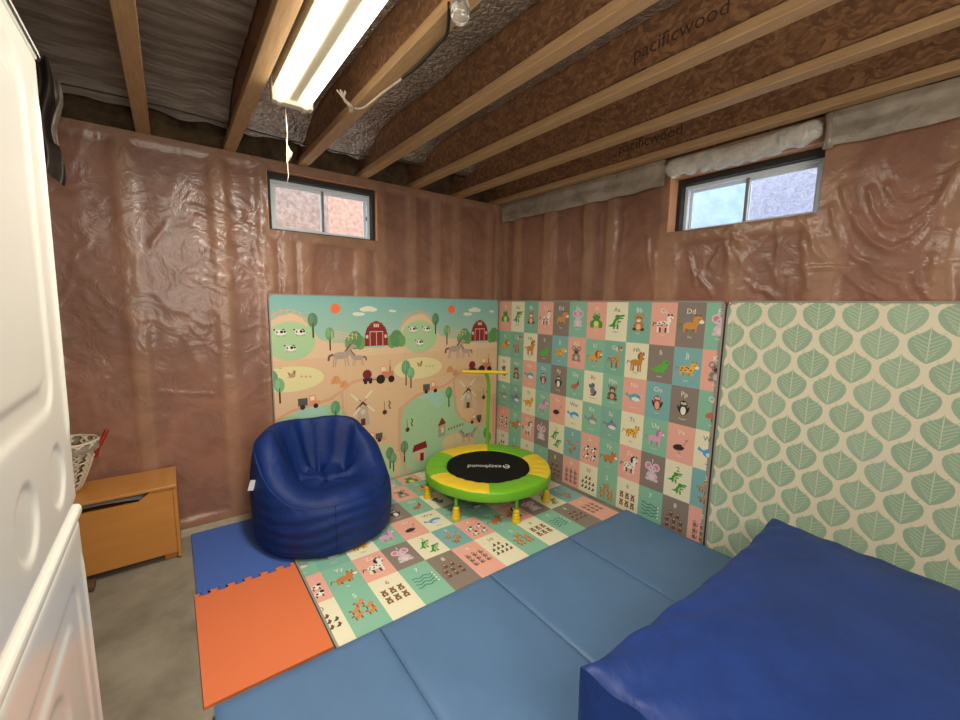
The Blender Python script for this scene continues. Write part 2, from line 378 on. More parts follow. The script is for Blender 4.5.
# ------------------------------------------------------------------ windows
def window(n, opening, P, depth, wellmats, split):
    """P(u, d, z): u along the wall, d outward from the room face, z up"""
    a, b, z0, z1 = opening['a'], opening['b'], opening['z0'], opening['z1']
    root = empty('window_%d' % n, P((a+b)/2, .1, z0)); root['kind'] = 'structure'
    def pb(m, u0, u1, d0, d1, q0, q1, bev=0):
        p = P(u0, d0, q0); q = P(u1, d1, q1)
        m.box(min(p[0], q[0]), max(p[0], q[0]), min(p[1], q[1]), max(p[1], q[1]), q0, q1, bev=bev)
    m = MB()                                     # pine box lining the opening
    D = depth+.06
    pb(m, a-.012, a, .012, D, z0-.012, z1+.01); pb(m, b, b+.012, .012, D, z0-.012, z1+.01)
    pb(m, a, b, .012, D, z0-.012, z0); pb(m, a, b, .012, D, z1, z1+.01)
    m.build('jamb_lining', M_jamb, root)
    m = MB(); w = .024                            # dark recess frame
    pb(m, a, a+w, depth-.045, depth+.05, z0, z1); pb(m, b-w, b, depth-.045, depth+.05, z0, z1)
    pb(m, a+w, b-w, depth-.045, depth+.05, z0, z0+w*.7); pb(m, a+w, b-w, depth-.045, depth+.05, z1-w*1.5, z1)
    m.build('outer_frame', M_dark, root)
    A, B, Z0, Z1 = a+w, b-w, z0+w*.7, z1-w*1.5
    m = MB(); t = .022
    pb(m, A, A+t, depth, depth+.05, Z0, Z1, .003); pb(m, B-t, B, depth, depth+.05, Z0, Z1, .003)
    pb(m, A+t, B-t, depth, depth+.05, Z0, Z0+t*.6, .003); pb(m, A+t, B-t, depth, depth+.05, Z1-t, Z1, .003)
    m.build('window_frame', M_vinylw, root)
    mid = (A+B)/2
    for k, (s0, s1, dd) in enumerate(((A+t, mid+.012, .012), (mid-.012, B-t, .028))):
        m = MB(); q = .018
        zz0, zz1 = Z0+t*.6, Z1-t
        pb(m, s0, s0+q, depth+dd, depth+dd+.014, zz0, zz1, .002); pb(m, s1-q, s1, depth+dd, depth+dd+.014, zz0, zz1, .002)
        pb(m, s0+q, s1-q, depth+dd, depth+dd+.014, zz0, zz0+q*.7, .002); pb(m, s0+q, s1-q, depth+dd, depth+dd+.014, zz1-q, zz1, .002)
        sash = m.build('sash', M_vinylw, root)
        m = MB(); pb(m, s0+q, s1-q, depth+dd+.006, depth+dd+.008, zz0+q*.7, zz1-q)
        m.build('pane', M_glass, sash)
    m = MB(); pb(m, mid-.008, mid+.008, depth+.004, depth+.012, Z0+t, Z1-t)
    m.build('mullion_strip', M_mull, root)
    m = MB(); pb(m, (b if n == 1 else a)-(.05 if n == 1 else -.03), (b if n == 1 else a)-(.042 if n == 1 else -.038), depth+.002, depth+.012, (z0+z1)/2-.03, (z0+z1)/2)
    m.build('latch', M_black, root)
    # window well outside; its faces glow in place of daylight
    m = MB()
    um = (a+b)/2
    p = [P(a-.5, depth+.5, z0-.4), P(um+split, depth+.5, z0-.4), P(um+split, depth+.5, z1+1.0), P(a-.5, depth+.5, z1+1.0)]
    m.face(p, m=0)
    p = [P(um+split, depth+.5, z0-.4), P(b+.5, depth+.5, z0-.4), P(b+.5, depth+.5, z1+1.0), P(um+split, depth+.5, z1+1.0)]
    m.face(p, m=1)
    m.face([P(a-.5, depth+.08, z0-.1), P(b+.5, depth+.08, z0-.1), P(b+.5, depth+.5, z0-.1), P(a-.5, depth+.5, z0-.1)], m=1)
    struct('wall_outside_%d' % n, m, wellmats)
    return root
window(1, W1, lambda u, d, z: (u, d, z), .10, [M_well3b, M_well1], .19)
window(2, W2, lambda u, d, z: (d, u, z), .14, [M_well2, M_well3], .20)

# ------------------------------------------------------------------ joists
jx = [-4.22, -3.82, -3.41, -3.0, -2.59, -2.178, -1.75, -1.333, -.911, -.479, -.063]
def_words = {4: 'leftmost bare ceiling joist fully in view, crossing the grey wrapped bays', 5: 'pine edged ceiling joist running along the left side of the fluorescent light',
             6: 'pine edged ceiling joist running along the right side of the fluorescent light', 7: 'strand board ceiling joist first to the right of the hanging white cable',
             8: 'strand board ceiling joist, third from the right wall', 9: 'strand board ceiling joist, second from the right wall', 10: 'dark strand board ceiling joist hard against the right wall',
             3: 'ceiling joist above the far side of the stacked laundry machines', 2: 'ceiling joist hidden over the laundry machines', 1: 'ceiling joist near the left wall', 0: 'ceiling joist against the left wall'}
for i, x in enumerate(jx):
    if i < 3: continue
    rt_ = empty('ceiling_joist', (x, -2.5, ZT), def_words[i], 'joist', 'ceiling joists')
    m = MB(); m.box(x-.0325, x+.0325, YF+.01, .12, ZT+.001, ZT+.041, bev=.003, seg=1); m.build('bottom_flange', M_pine, rt_)
    m = MB(); m.box(x-.006, x+.006, YF+.01, .12, ZT+.041, ZS-.041); m.build('web', M_osb, rt_)
    m = MB(); m.box(x-.0325, x+.0325, YF+.01, .12, ZS-.041, ZS-.001); m.build('top_flange', M_pined, rt_)

# insulation sheets between joists
bay_words = {3: 'grey crinkled plastic insulation sheet above the laundry machines', 4: 'grey striped plastic insulation sheet left of the fluorescent light',
             5: 'silver bubble foil sheet directly above the fluorescent light', 6: 'silver bubble foil sheet beside the hanging white cable', 7: 'silver bubble foil sheet between the strand board joists, left one',
             8: 'silver bubble foil sheet between the strand board joists, middle one', 9: 'silver bubble foil sheet nearest the right wall'}
for i in range(3, 10):
    xa, xb = jx[i]+.012, jx[i+1]-.012
    low = ZS-.075
    def fn(a, b, xa=xa, xb=xb, low=low, i=i):
        x = xa+(xb-xa)*a; y = -.07+(YF+.2)*b*1.0
        z = low+.012*mn.noise((x*3, y*2.5, i))+.006*mn.noise((x*9, y*5, i+3))
        if y > -.5:
            t = (y+.5)/.43; z -= .13*t*t
            z += .012*mn.noise((x*8, y*9, i+7))*t*2
        if i <= 4: z += .004*sin(x*5+y*60+6*mn.noise((x*2, y*2, 0)))
        e = min(a, 1-a)
        if i == 6: z += -.06*exp(-(a/.06)**2)*(1 if y < -.45 else .3)
        elif i > 6: z = max(z, ZS-.16)
        return (x, y, z)
    m = MB(); m.grid(fn, 24, 240)
    o = m.build('insulation_sheet', M_foil if i >= 5 else M_foilg, fixn=False)
    tag(o, bay_words[i], 'insulation', 'insulation sheets between the joists')

# white film along the top of the right wall + roll above window 2
def strip(y0, y1, seed):
    m = MB()
    def fn(a, b):
        y = y0+(y1-y0)*a
        # profile: from last joist flange edge down the wall
        prof = [(-.025, ZT-.002), (-.035, ZT-.03), (-.022, ZT-.07), (-.024, ZT-.12), (-.020, ZT-.155)]
        t = b*4; k = min(3, int(t)); f_ = t-k
        x = prof[k][0]*(1-f_)+prof[k+1][0]*f_; z = prof[k][1]*(1-f_)+prof[k+1][1]*f_
        n = mn.noise((y*6, z*9, seed)); n2 = mn.noise((y*2, 0, seed))
        return (x-.008-.010*n, y, z+b*(.012*n+.03*n2))
    m.grid(fn, int(abs(y1-y0)/.02), 16)
    return m.build('plastic_sheet', M_filmw, fixn=False)
tag(strip(-.03, -1.60, 3), 'translucent white plastic strip along the wall top, left of right-hand window', 'plastic sheet')
tag(strip(-2.40, YF+.02, 5), 'translucent white plastic strip along the wall top, right of right-hand window', 'plastic sheet')
m = MB()
def roll_fn(a, b):
    y = -1.57-.80*a; t = b*2*pi
    e = min(1, min(a, 1-a)/.08); e = .45+.55*sin(e*pi/2)
    rz = .056*e*(1+.12*mn.noise((y*8, t, 2))); rx = .045*e
    fold = .006*sin(y*70+3*mn.noise((y*5, 0, 0)))*max(0, -sin(t))
    zc = 2.312+.012*mn.noise((y*3, 0, 8))-.018*sin(a*pi)
    return (.012+rx*cos(t), y, zc+rz*sin(t)+fold)
m.grid(roll_fn, 90, 24)
tag(m.build('plastic_roll', M_roll, fixn=False), 'bundled white plastic sheet tucked above the right-hand window', 'plastic sheet')
m = MB()
m.tube([(-.03, -2.398, 2.35), (-.036, -2.40, 2.30), (-.03, -2.403, 2.25), (-.024, -2.40, 2.20)], .014, rad=[.022, .012, .016, .02])
tag(m.build('plastic_twist', M_filmw), 'twisted gather of white plastic at the right corner of the right-hand window', 'plastic sheet')

# dark plastic hanging by the laundry
m = MB()
m.grid(lambda a, b: (-2.955+.06*a+.01*sin(b*9), -.30+.04*sin(a*5+b*4), 2.50-.48*b-.05*a*b+.02*mn.noise((a*4, b*5, 3))), 8, 30)
tag(m.build('torn_plastic', M_rag, fixn=False), 'torn dark grey plastic sheet hanging from ceiling behind laundry machines', 'plastic sheet')
m = MB()
m.grid(lambda a, b: (-2.90+.035*a*(1-b*.6)+.012*sin(b*6), -.32+.02*sin(a*5+b*4), 2.42-.28*b+.01*mn.noise((a*4, b*5, 3))), 4, 20)
tag(m.build('torn_plastic', M_filmw, fixn=False), 'pale torn strip of plastic dangling at the back wall top by laundry', 'plastic sheet')

# thin black wire under the insulation near the back wall
m = MB(); pts = []
for k in range(60):
    t = k/59; x = -3.02+2.5*t
    pts.append((x, -.15, 2.462+.012*sin(t*9)+.04*max(0, t-.6)))
m.tube(pts, .0035, n=6)
tag(m.build('support_wire', M_black), 'thin black wire threaded under the insulation along the back wall', 'wire')

# ------------------------------------------------------------------ fluorescent fixture
fx = empty('fluorescent_light', (-2.045, -1.6, 2.35), 'white two tube fluorescent strip light glowing between ceiling joists', 'light')
m = MB(); m.box(-2.125, -1.965, -2.28, -1.0, 2.352, 2.41, bev=.004); m.build('housing', M_fix, fx)
m = MB(); m.box(-2.07, -2.02, -2.28, -1.0, 2.318, 2.352, bev=.012, seg=3); m.build('reflector_ridge', M_fix, fx)
for y0, y1 in ((-1.03, -.985), (-2.295, -2.25)):
    m = MB(); m.box(-2.13, -1.96, y0, y1, 2.30, 2.41, bev=.006); ec = m.build('end_cap', M_fix, fx)
for x in (-2.098, -1.992):
    m = MB(); m.tube([(x, -1.03, 2.322), (x, -2.25, 2.322)], .019, n=20); m.build('tube', M_tube, fx)
    for y in (-1.0, -2.28):
        m = MB(); m.tube([(x, y-.03, 2.322), (x, y+.028, 2.322)], .025, n=16, m=0); m.build('lamp_holder', M_fix, fx)
fx_fill = dup(fx, (-2.6+.35, -3.9, 2.35), 'added white two tube fluorescent strip light, unseen behind the viewpoint')  # extra fixture added out of view as a fill source
ld = bpy.data.lights.new('fluorescent_glow', 'AREA'); ld.shape = 'RECTANGLE'; ld.size = .16; ld.size_y = 1.2; ld.energy = 38; ld.color = (1, .93, .80)
lo = bpy.data.objects.new('fluorescent_glow', ld); COL.objects.link(lo); lo.location = (-2.045, -1.64, 2.29)
ld2 = bpy.data.lights.new('rear_fill', 'AREA'); ld2.shape = 'RECTANGLE'; ld2.size = 1.6; ld2.size_y = 1.2; ld2.energy = 60; ld2.color = (1, .93, .82)  # soft fill added behind the camera, source unseen
lo2 = bpy.data.objects.new('rear_fill', ld2); COL.objects.link(lo2); lo2.location = (-2.3, -4.2, 2.25); lo2.rotation_euler = (R(28), 0, 0)

ld3 = bpy.data.lights.new('ceiling_fill', 'AREA'); ld3.shape = 'DISK'; ld3.size = 1.0; ld3.energy = 36; ld3.color = (1, .92, .80)  # unseen fill aimed upward, added to brighten the ceiling
lo3 = bpy.data.objects.new('ceiling_fill', ld3); COL.objects.link(lo3); lo3.location = (-2.2, -4.0, 1.3); lo3.rotation_euler = (R(150), 0, 0)
# pull string
m = MB()
m.tube([(-2.065, -.97, 2.30), (-2.062, -.972, 2.2), (-2.068, -.97, 2.1), (-2.064, -.97, 2.02), (-2.072, -.968, 1.98)], .0013, n=5)
for k in range(5):
    m.tube([(-2.068+.002*k, -.97, 2.17-.01*k), (-2.060+.004*k, -.975, 2.12), (-2.070+.003*k, -.97, 2.08), (-2.062, -.965, 2.05+.01*k)], .0009, n=4)
tag(m.build('pull_string', M_wire), 'tangled pale pull string dangling in front of the left window', 'string')

# cable and bundled wire
m = MB()
P0 = [(-1.785, -1.88, 2.37), (-1.742, -1.80, 2.34), (-1.728, -1.70, 2.345), (-1.716, -1.56, 2.35), (-1.722, -1.43, 2.352), (-1.74, -1.27, 2.35), (-1.765, -1.13, 2.335), (-1.79, -1.08, 2.34)]
def smooth_pts(P, k=6):
    out = []
    for i in range(len(P)-1):
        p0 = Vector(P[max(i-1, 0)]); p1 = Vector(P[i]); p2 = Vector(P[i+1]); p3 = Vector(P[min(i+2, len(P)-1)])
        for j in range(k):
            t = j/k
            out.append(.5*((2*p1)+(p2-p0)*t+(2*p0-5*p1+4*p2-p3)*t*t+(-p0+3*p1-3*p2+p3)*t**3))
    out.append(Vector(P[-1])); return out
m.tube(smooth_pts(P0[:5]), .006, n=8, m=1); m.tube(smooth_pts(P0[3:]), .0045, n=8)
for k in range(7):
    a = random.uniform(-1, 1); b = random.uniform(-1, 1)
    m.tube(smooth_pts([(-1.895+.006*k, -1.155+.01*a, 2.36), (-1.85+.004*a, -1.12, 2.345+.008*b), (-1.81+.01*b, -1.09+.008*a, 2.335), (-1.79+.012*a, -1.03+.02*b, 2.345)]), .003, n=6)
tag(m.build('power_cable', [M_wire, M_black]), 'loose power cable ending in a tied bundle of white wires', 'cable')
lh = empty('lamp_holder', (-1.79, -1.95, 2.36), 'white ceiling lampholder with clear glass bulb at the top photo edge', 'light')
m = MB(); m.lathe([(0, .075), (.05, .075), (.052, .05), (.03, .03), (.022, .0), (.0, 0)], (-1.79, -1.95, 2.36)); m.build('socket', M_fix, lh)
m = MB(); m.lathe([(.012, 0), (.016, -.015), (.027, -.04), (.03, -.055), (.024, -.075), (.012, -.086), (0, -.088)], (-1.79, -1.95, 2.36)); m.build('bulb', M_bulb, lh)

# ------------------------------------------------------------------ printed canvases
def glyph_tris(s, cache={}):
    if s in cache: return cache[s]
    cu = bpy.data.curves.new('t', 'FONT'); cu.body = s; cu.align_x = 'CENTER'; cu.size = 1; cu.resolution_u = 2
    o = bpy.data.objects.new('t', cu); COL.objects.link(o)
    me = o.to_mesh(); me.calc_loop_triangles()
    tr = [[(me.vertices[i].co.x, me.vertices[i].co.y) for i in t.vertices] for t in me.loop_triangles]
    o.to_mesh_clear(); bpy.data.objects.remove(o); bpy.data.curves.remove(cu)
    cache[s] = tr
    return tr

def clip_poly(P, x0, x1, y0, y1):
    for ax, lim, sg in ((0, x0, 1), (0, x1, -1), (1, y0, 1), (1, y1, -1)):
        out = []
        for i in range(len(P)):
            a, b = P[i-1], P[i]
            ia = (a[ax]-lim)*sg >= 0; ib = (b[ax]-lim)*sg >= 0
            if ia != ib:
                t = (lim-a[ax])/(b[ax]-a[ax]); out.append((a[0]+(b[0]-a[0])*t, a[1]+(b[1]-a[1])*t))
            if ib: out.append(b)
        P = out
        if len(P) < 3: return []
    return P

class Canvas:
    """flat shapes printed on the face of a mat; tf(u, v, h) -> 3D"""
    def __init__(s, mb, tf, bounds, m=0):
        s.mb = mb; s.tf = tf; s.b = bounds; s.h = .0003; s.m = m; s.o = (0, 0); s.k = 1; s.kx = 1
    def at(s, u, v, k, kx=1): s.o = (u, v); s.k = k; s.kx = kx; return s
    ti = 0
    def base(s, n): s.h = .0003+n*.00008+s.ti*.00004
    def poly(s, pts, col, up=True):
        P = [(s.o[0]+p[0]*s.k*s.kx, s.o[1]+p[1]*s.k) for p in pts]
        x0, x1, y0, y1 = s.b
        if min(p[0] for p in P) < x0 or max(p[0] for p in P) > x1 or min(p[1] for p in P) < y0 or max(p[1] for p in P) > y1:
            P = clip_poly(P, x0, x1, y0, y1)
        if len(P) >= 3: s.mb.face([s.tf(p[0], p[1], s.h) for p in P], col, s.m)
        if up: s.h += .00006
    def ell(s, x, y, rx, ry, col, rot=0, n=14):
        c, q = cos(rot), sin(rot)
        s.poly([(x+rx*cos(2*pi*i/n)*c-ry*sin(2*pi*i/n)*q, y+rx*cos(2*pi*i/n)*q+ry*sin(2*pi*i/n)*c) for i in range(n)], col)
    def rect(s, x0, y0, x1, y1, col): s.poly([(x0, y0), (x1, y0), (x1, y1), (x0, y1)], col)
    def line(s, pts, w, col):
        for a, b in zip(pts, pts[1:]):
            dx, dy = b[0]-a[0], b[1]-a[1]; l = hypot(dx, dy) or 1; nx, ny = -dy/l*w/2, dx/l*w/2
            s.poly([(a[0]+nx, a[1]+ny), (a[0]-nx, a[1]-ny), (b[0]-nx, b[1]-ny), (b[0]+nx, b[1]+ny)], col, up=False)
        s.h += .00006
    def text(s, t, x, y, size, col):
        for tr in glyph_tris(t): s.poly([(x+p[0]*size, y+p[1]*size) for p in tr], col, up=False)
        s.h += .00006

K = (40, 34, 32); WH = (236, 232, 220)
def eye(c, x, y, r=.02): c.ell(x, y, r, r, K, n=6)
def quad(c, body, dark, neck=.12, nw=.07, leg=.2, spots=None, mane=None, horn=None, belly=None, hr=.1, bw=.24, bh=.12, tail=None, ear=None, face=None):
    y0 = -.05
    for x in (-.19, -.1, .1, .19): c.rect(x-.03, y0-leg-.08, x+.03, y0, dark if abs(x) < .15 else body)
    c.line([(-bw, y0), (-bw-.1, y0+.06), (-bw-.14, y0-.08)], .03, tail or dark)
    c.ell(0, y0, bw, bh, body)
    if belly: c.ell(0, y0-.05, bw*.7, bh*.5, belly)
    hx, hy = .24, y0+.08+neck
    if mane: c.ell(hx-.05, hy-.04, hr*1.45, hr*1.5, mane)
    c.poly([(bw-.13, y0+.04), (bw-.02, y0-.04), (hx+nw, hy), (hx-nw, hy)], body)
    for sx in (-.06, .05): c.ell(hx+sx, hy+hr*.9, .035, .05, ear or dark)
    if horn: c.poly([(hx, hy+hr*.8), (hx+.03, hy+hr*.8), (hx+.05, hy+hr*2)], horn)
    c.ell(hx, hy, hr, hr*.85, face or body); c.ell(hx+hr*.75, hy-hr*.3, hr*.5, hr*.38, belly or WH)
    eye(c, hx+.03, hy+.02)
    if spots:
        for sx, sy in ((-.14, .03), (-.04, -.03), (.06, .04), (.14, -.02), (-.18, -.05), (0, .07)): c.ell(sx, y0+sy, .03, .028, spots, n=7)
def sitter(c, body, ear, belly, er=.07, muz=WH, hr=.15, trunk=False, feet=None):
    for s in (-1, 1): c.ell(s*.15, -.27, .09, .06, feet or body)
    c.ell(0, -.16, .15, .17, body); c.ell(0, -.18, .09, .11, belly)
    for s in (-1, 1): c.ell(s*.15, -.1, .045, .1, body, rot=s*.5)
    for s in (-1, 1): c.ell(s*(hr*.95), .13+hr*.5, er, er*1.05, body); c.ell(s*(hr*.95), .13+hr*.5, er*.6, er*.65, ear)
    c.ell(0, .1, hr, hr*.85, body); c.ell(0, .05, hr*.55, hr*.42, muz)
    if trunk: c.line([(0, .06), (.01, -.05), (.07, -.12)], .06, body)
    else: c.ell(0, .08, .025, .02, K, n=6)
    eye(c, -.06, .13); eye(c, .06, .13)
def biped(c, body, belly, beak, legs=(200, 120, 50), wings=None, eyes=WH, tall=.22):
    for s in (-1, 1): c.ell(s*.07, -.3, .05, .025, legs)
    c.ell(0, -.1, .14, tall, body)
    for s in (-1, 1): c.ell(s*.15, -.1, .04, .13, wings or body, rot=-s*.35)
    c.ell(0, -.14, .09, tall*.7, belly); c.ell(0, .1, .13, .11, body)
    for s in (-1, 1): c.ell(s*.05, .11, .045, .045, eyes); eye(c, s*.05, .11)
    c.poly([(-.03, .09), (.03, .09), (0, .03)], beak)
def swim(c, body, belly, fin=None, horn=None):
    c.poly([(-.32, .12), (-.2, .02), (-.1, .04), (-.1, -.06), (-.24, -.04), (-.36, .0)], body)
    c.ell(.05, -.04, .24, .15, body, rot=.15); c.ell(.08, -.1, .17, .08, belly)
    if fin: c.poly([(-.02, .08), (.06, .26), (.12, .08)], fin)
    if horn: c.poly([(.27, .0), (.27, .05), (.42, .14)], horn)
    eye(c, .17, 0)
def croc(c, g=(62, 150, 74)):
    c.poly([(-.38, -.22), (-.2, -.24), (-.02, -.2), (.08, -.05), (.0, .12), (-.1, .0), (-.2, -.14)], g)
    c.ell(-.02, -.06, .12, .18, g, rot=-.4); c.ell(.02, -.08, .06, .13, (190, 210, 120), rot=-.4)
    for x in (-.1, .06): c.rect(x-.04, -.32, x+.04, -.15, g)
    c.ell(.02, .14, .09, .08, g); c.poly([(.02, .2), (.34, .24), (.34, .17), (.04, .12)], g); c.poly([(.02, .13), (.3, .12), (.28, .07), (.03, .07)], g)
    c.poly([(.05, -.02), (.2, .0), (.2, -.05), (.04, -.08)], g); eye(c, .04, .2, .03)
def frog(c):
    g = (70, 150, 66)
    for s in (-1, 1): c.ell(s*.2, -.16, .1, .14, g, rot=s*.4); c.ell(s*.2, -.29, .1, .03, g)
    c.ell(0, -.1, .18, .19, g); c.ell(0, -.16, .12, .12, (228, 220, 120)); c.ell(0, .1, .19, .11, g)
    for s in (-1, 1): c.ell(s*.11, .2, .06, .06, g); c.ell(s*.11, .2, .035, .035, WH); eye(c, s*.11, .2)
def lizard(c):
    g = (96, 176, 74)
    c.poly([(-.38, -.18), (-.2, -.27), (.1, -.26), (.25, -.1), (.1, .02), (-.1, -.06), (-.22, -.16)], g)
    c.ell(.2, .06, .13, .1, g); c.poly([(.05, -.06), (.14, .1), (.28, .0), (.25, -.14)], g)
    for x in (-.06, .14): c.rect(x-.04, -.32, x+.03, -.2, g)
    eye(c, .24, .08, .025)
def wave(c, n=1):
    for j in range(4):
        pts = [(-.3+.6*i/10, .16-.13*j+.035*sin(i*1.3+j)) for i in range(11)]
        c.line(pts, .035, (60, 120, 112)); c.ell(.32, .16-.13*j, .035, .03, WH, n=6)
ANI = {
 'Aa': lambda c: croc(c), 'Bb': lambda c: sitter(c, (190, 120, 62), (220, 160, 110), (230, 190, 150), .06, feet=(70, 56, 50)),
 'Cc': lambda c: quad(c, WH, (60, 54, 54), spots=(40, 36, 38), leg=.2, hr=.12, belly=(230, 170, 160)), 'Dd': lambda c: quad(c, (206, 148, 78), (150, 96, 50), leg=.12, hr=.16, neck=.1, ear=(140, 84, 44)),
 'Ee': lambda c: sitter(c, (214, 192, 200), (226, 120, 160), (226, 206, 210), .14, (214, 192, 200), trunk=True), 'Ff': lambda c: frog(c),
 'Gg': lambda c: quad(c, (206, 150, 96), (130, 80, 52), neck=.34, nw=.035, leg=.24, hr=.075, bw=.16, bh=.1, spots=(150, 84, 50)), 'Hh': lambda c: quad(c, (200, 134, 66), (150, 92, 44), neck=.2, leg=.24, mane=(150, 92, 44)),
 'Ii': lambda c: lizard(c), 'Jj': lambda c: quad(c, (226, 178, 84), (190, 130, 50), neck=.05, leg=.12, hr=.13, spots=(110, 66, 40)),
 'Kk': lambda c: sitter(c, (136, 124, 116), (206, 176, 170), (196, 186, 176), .1, (70, 60, 58)), 'Ll': lambda c: quad(c, (222, 164, 74), (180, 110, 50), neck=.08, leg=.12, hr=.11, mane=(152, 66, 34)),
 'Mm': lambda c: sitter(c, (116, 84, 66), (210, 170, 140), (205, 165, 135), .06, (215, 178, 148)), 'Nn': lambda c: swim(c, (98, 168, 184), WH, horn=(220, 210, 190)),
 'Oo': lambda c: biped(c, (150, 78, 60), (226, 168, 140), (228, 170, 60), wings=(60, 50, 52)), 'Pp': lambda c: biped(c, (44, 42, 48), WH, (236, 160, 50)),
 'Qq': lambda c: (c.ell(-.02, -.1, .2, .1, (190, 106, 84), rot=.3), c.ell(.16, .04, .07, .07, (170, 80, 66)), c.poly([(.22, .05), (.32, .02), (.22, .01)], (230, 170, 60)), c.line([(.17, .1), (.21, .22)], .03, K), c.line([(0, -.18), (0, -.3)], .02, K), eye(c, .18, .06)),
 'Rr': lambda c: (c.ell(0, .1, .1, .1, (110, 108, 124)), c.ell(0, -.12, .12, .15, (130, 126, 138)), c.ell(-.13, .05, .05, .1, (96, 92, 108), rot=.5), c.ell(.12, -.2, .06, .12, (90, 86, 100), rot=-.5), eye(c, .03, .12), c.ell(0, -.3, .12, .03, (90, 86, 100))),
 'Ss': lambda c: swim(c, (128, 134, 150), (226, 224, 226), fin=(110, 116, 134)), 'Tt': lambda c: quad(c, (232, 176, 66), (186, 120, 44), neck=.04, leg=.12, hr=.12, spots=(120, 74, 36)),
 'Uu': lambda c: quad(c, (214, 166, 190), (176, 124, 160), neck=.15, leg=.18, mane=(186, 112, 164), horn=(230, 200, 90)),
 'Vv': lambda c: (c.ell(-.05, -.12, .2, .11, (52, 44, 50), rot=.2), c.poly([(.05, -.05), (.12, -.08), (.22, .14), (.16, .16)], (226, 150, 130)), c.ell(.2, .16, .06, .055, (226, 150, 130)), c.poly([(.24, .17), (.34, .12), (.24, .12)], (226, 180, 70)), c.line([(-.04, -.2), (-.04, -.31), (.04, -.31)], .025, (200, 120, 60)), eye(c, .21, .18)),
 'Ww': lambda c: swim(c, (86, 160, 206), (206, 226, 232)), 'Xx': lambda c: swim(c, (126, 150, 150), (214, 206, 190), fin=(200, 110, 90)),
 'Yy': lambda c: quad(c, (200, 126, 66), (136, 82, 46), neck=.04, leg=.12, hr=.14, horn=(230, 220, 200)), 'Zz': lambda c: quad(c, WH, (60, 56, 60), neck=.2, leg=.2, mane=(50, 46, 50), spots=(60, 56, 60)),
}
WORD = dict(Aa='Alligator', Bb='Bear', Cc='Cow', Dd='Dog', Ee='Elephant', Ff='Frog', Gg='Giraffe', Hh='Horse', Ii='Iguana', Jj='Jaguar', Kk='Koala', Ll='Lion', Mm='Monkey', Nn='Narwhal', Oo='Owl', Pp='Penguin',
            Qq='Quail', Rr='Raccoon', Ss='Shark', Tt='Tiger', Uu='Unicorn', Vv='Vulture', Ww='Whale', Xx='X-ray fish', Yy='Yak', Zz='Zebra')
def mini(c, kind):
    if kind == 'cow': c.ell(0, 0, .4, .28, WH, n=8); c.ell(-.15, .05, .13, .12, K, n=6); c.ell(.3, .25, .2, .18, K, n=6); c.rect(-.3, -.45, -.2, -.1, K); c.rect(.2, -.45, .3, -.1, K)
    if kind == 'fox': c.ell(0, -.1, .38, .22, (206, 140, 84), n=8); c.ell(.25, .2, .24, .2, (206, 140, 84), n=8); c.rect(-.3, -.45, -.2, -.1, (110, 66, 46)); c.rect(.2, -.45, .3, -.1, (110, 66, 46)); c.ell(-.4, .1, .16, .1, (150, 84, 50), n=6)
    if kind == 'bear': c.ell(0, -.15, .34, .3, (116, 80, 58), n=8); c.ell(0, .22, .25, .22, (132, 96, 70), n=8); c.ell(-.22, .4, .1, .1, (96, 64, 48), n=6); c.ell(.22, .4, .1, .1, (96, 64, 48), n=6); c.ell(0, -.18, .16, .16, (214, 180, 146), n=6); c.rect(-.32, -.5, -.1, -.38, (70, 48, 40)); c.rect(.1, -.5, .32, -.38, (70, 48, 40))
    if kind == 'monkey': c.ell(0, -.15, .26, .32, (106, 78, 66), n=8); c.ell(0, .25, .26, .22, (122, 92, 76), n=8); c.ell(0, .2, .15, .12, (216, 176, 150), n=6); c.line([(-.1, -.3), (-.4, -.4), (-.42, -.1)], .07, (106, 78, 66))
    if kind == 'lemur': c.ell(0, -.15, .24, .3, (130, 96, 86), n=8); c.ell(0, .25, .24, .2, (150, 118, 104), n=8); c.line([(.1, -.3), (.36, -.36), (.4, .1)], .09, (90, 66, 60)); c.ell(0, .22, .1, .08, WH, n=6)
    if kind == 'bird': c.poly([(-.4, -.25), (.1, -.3), (.35, .1), (.05, .45), (-.05, .1)], (90, 78, 70)); c.ell(.1, .3, .14, .14, (120, 70, 50), n=6)
def cell(c, code, u, v, w, h):
    """u, v: cell centre"""
    on_cream = CELLC[code] == CR
    lc = (104, 96, 88) if on_cream else (238, 232, 214)
    c.at(u, v, w); c.base(2)
    c.text(code, 0, .36, .27, lc)
    if code in ANI:
        c.at(u, v-.02*w, w*1.12); ANI[code](c); c.at(u, v, w); c.text(WORD[code], 0, -.52, .085, lc)
    elif code == '1': c.at(u, v-.02*w, w*1.15); ANI['Ee'](c)
    elif code == '2':
        for dy, dx in ((.13, -.1), (-.25, .1)): c.at(u+dx*w, v+dy*w, w*.8); croc(c)
    elif code == '3':
        for dy, dx in ((.08, -.15), (-.1, .15), (-.3, -.05)): c.at(u+dx*w, v+dy*w, w*.55); ANI['Gg'](c)
    elif code == '7':
        c.at(u, v-.12*w, w*1.15); wave(c)
    else:
        lay = {'4': ('cow', 4, [2, 2], .36), '5': ('fox', 5, [1, 2, 2], .34), '6': ('bear', 6, [3, 3], .29), '8': ('monkey', 8, [2, 3, 3], .28), '9': ('lemur', 9, [3, 3, 3], .27), '10': ('bird', 10, [2, 4, 4], .24)}[code]
        rows = lay[2]; nr = len(rows)
        for r_, k in enumerate(rows):
            y = .2-(r_+.5)*.72/nr
            for q in range(k):
                c.base(4); x = (q-(k-1)/2)*.8/max(rows)
                c.at(u+x*w, v+y*w, w*lay[3]); mini(c, lay[0])
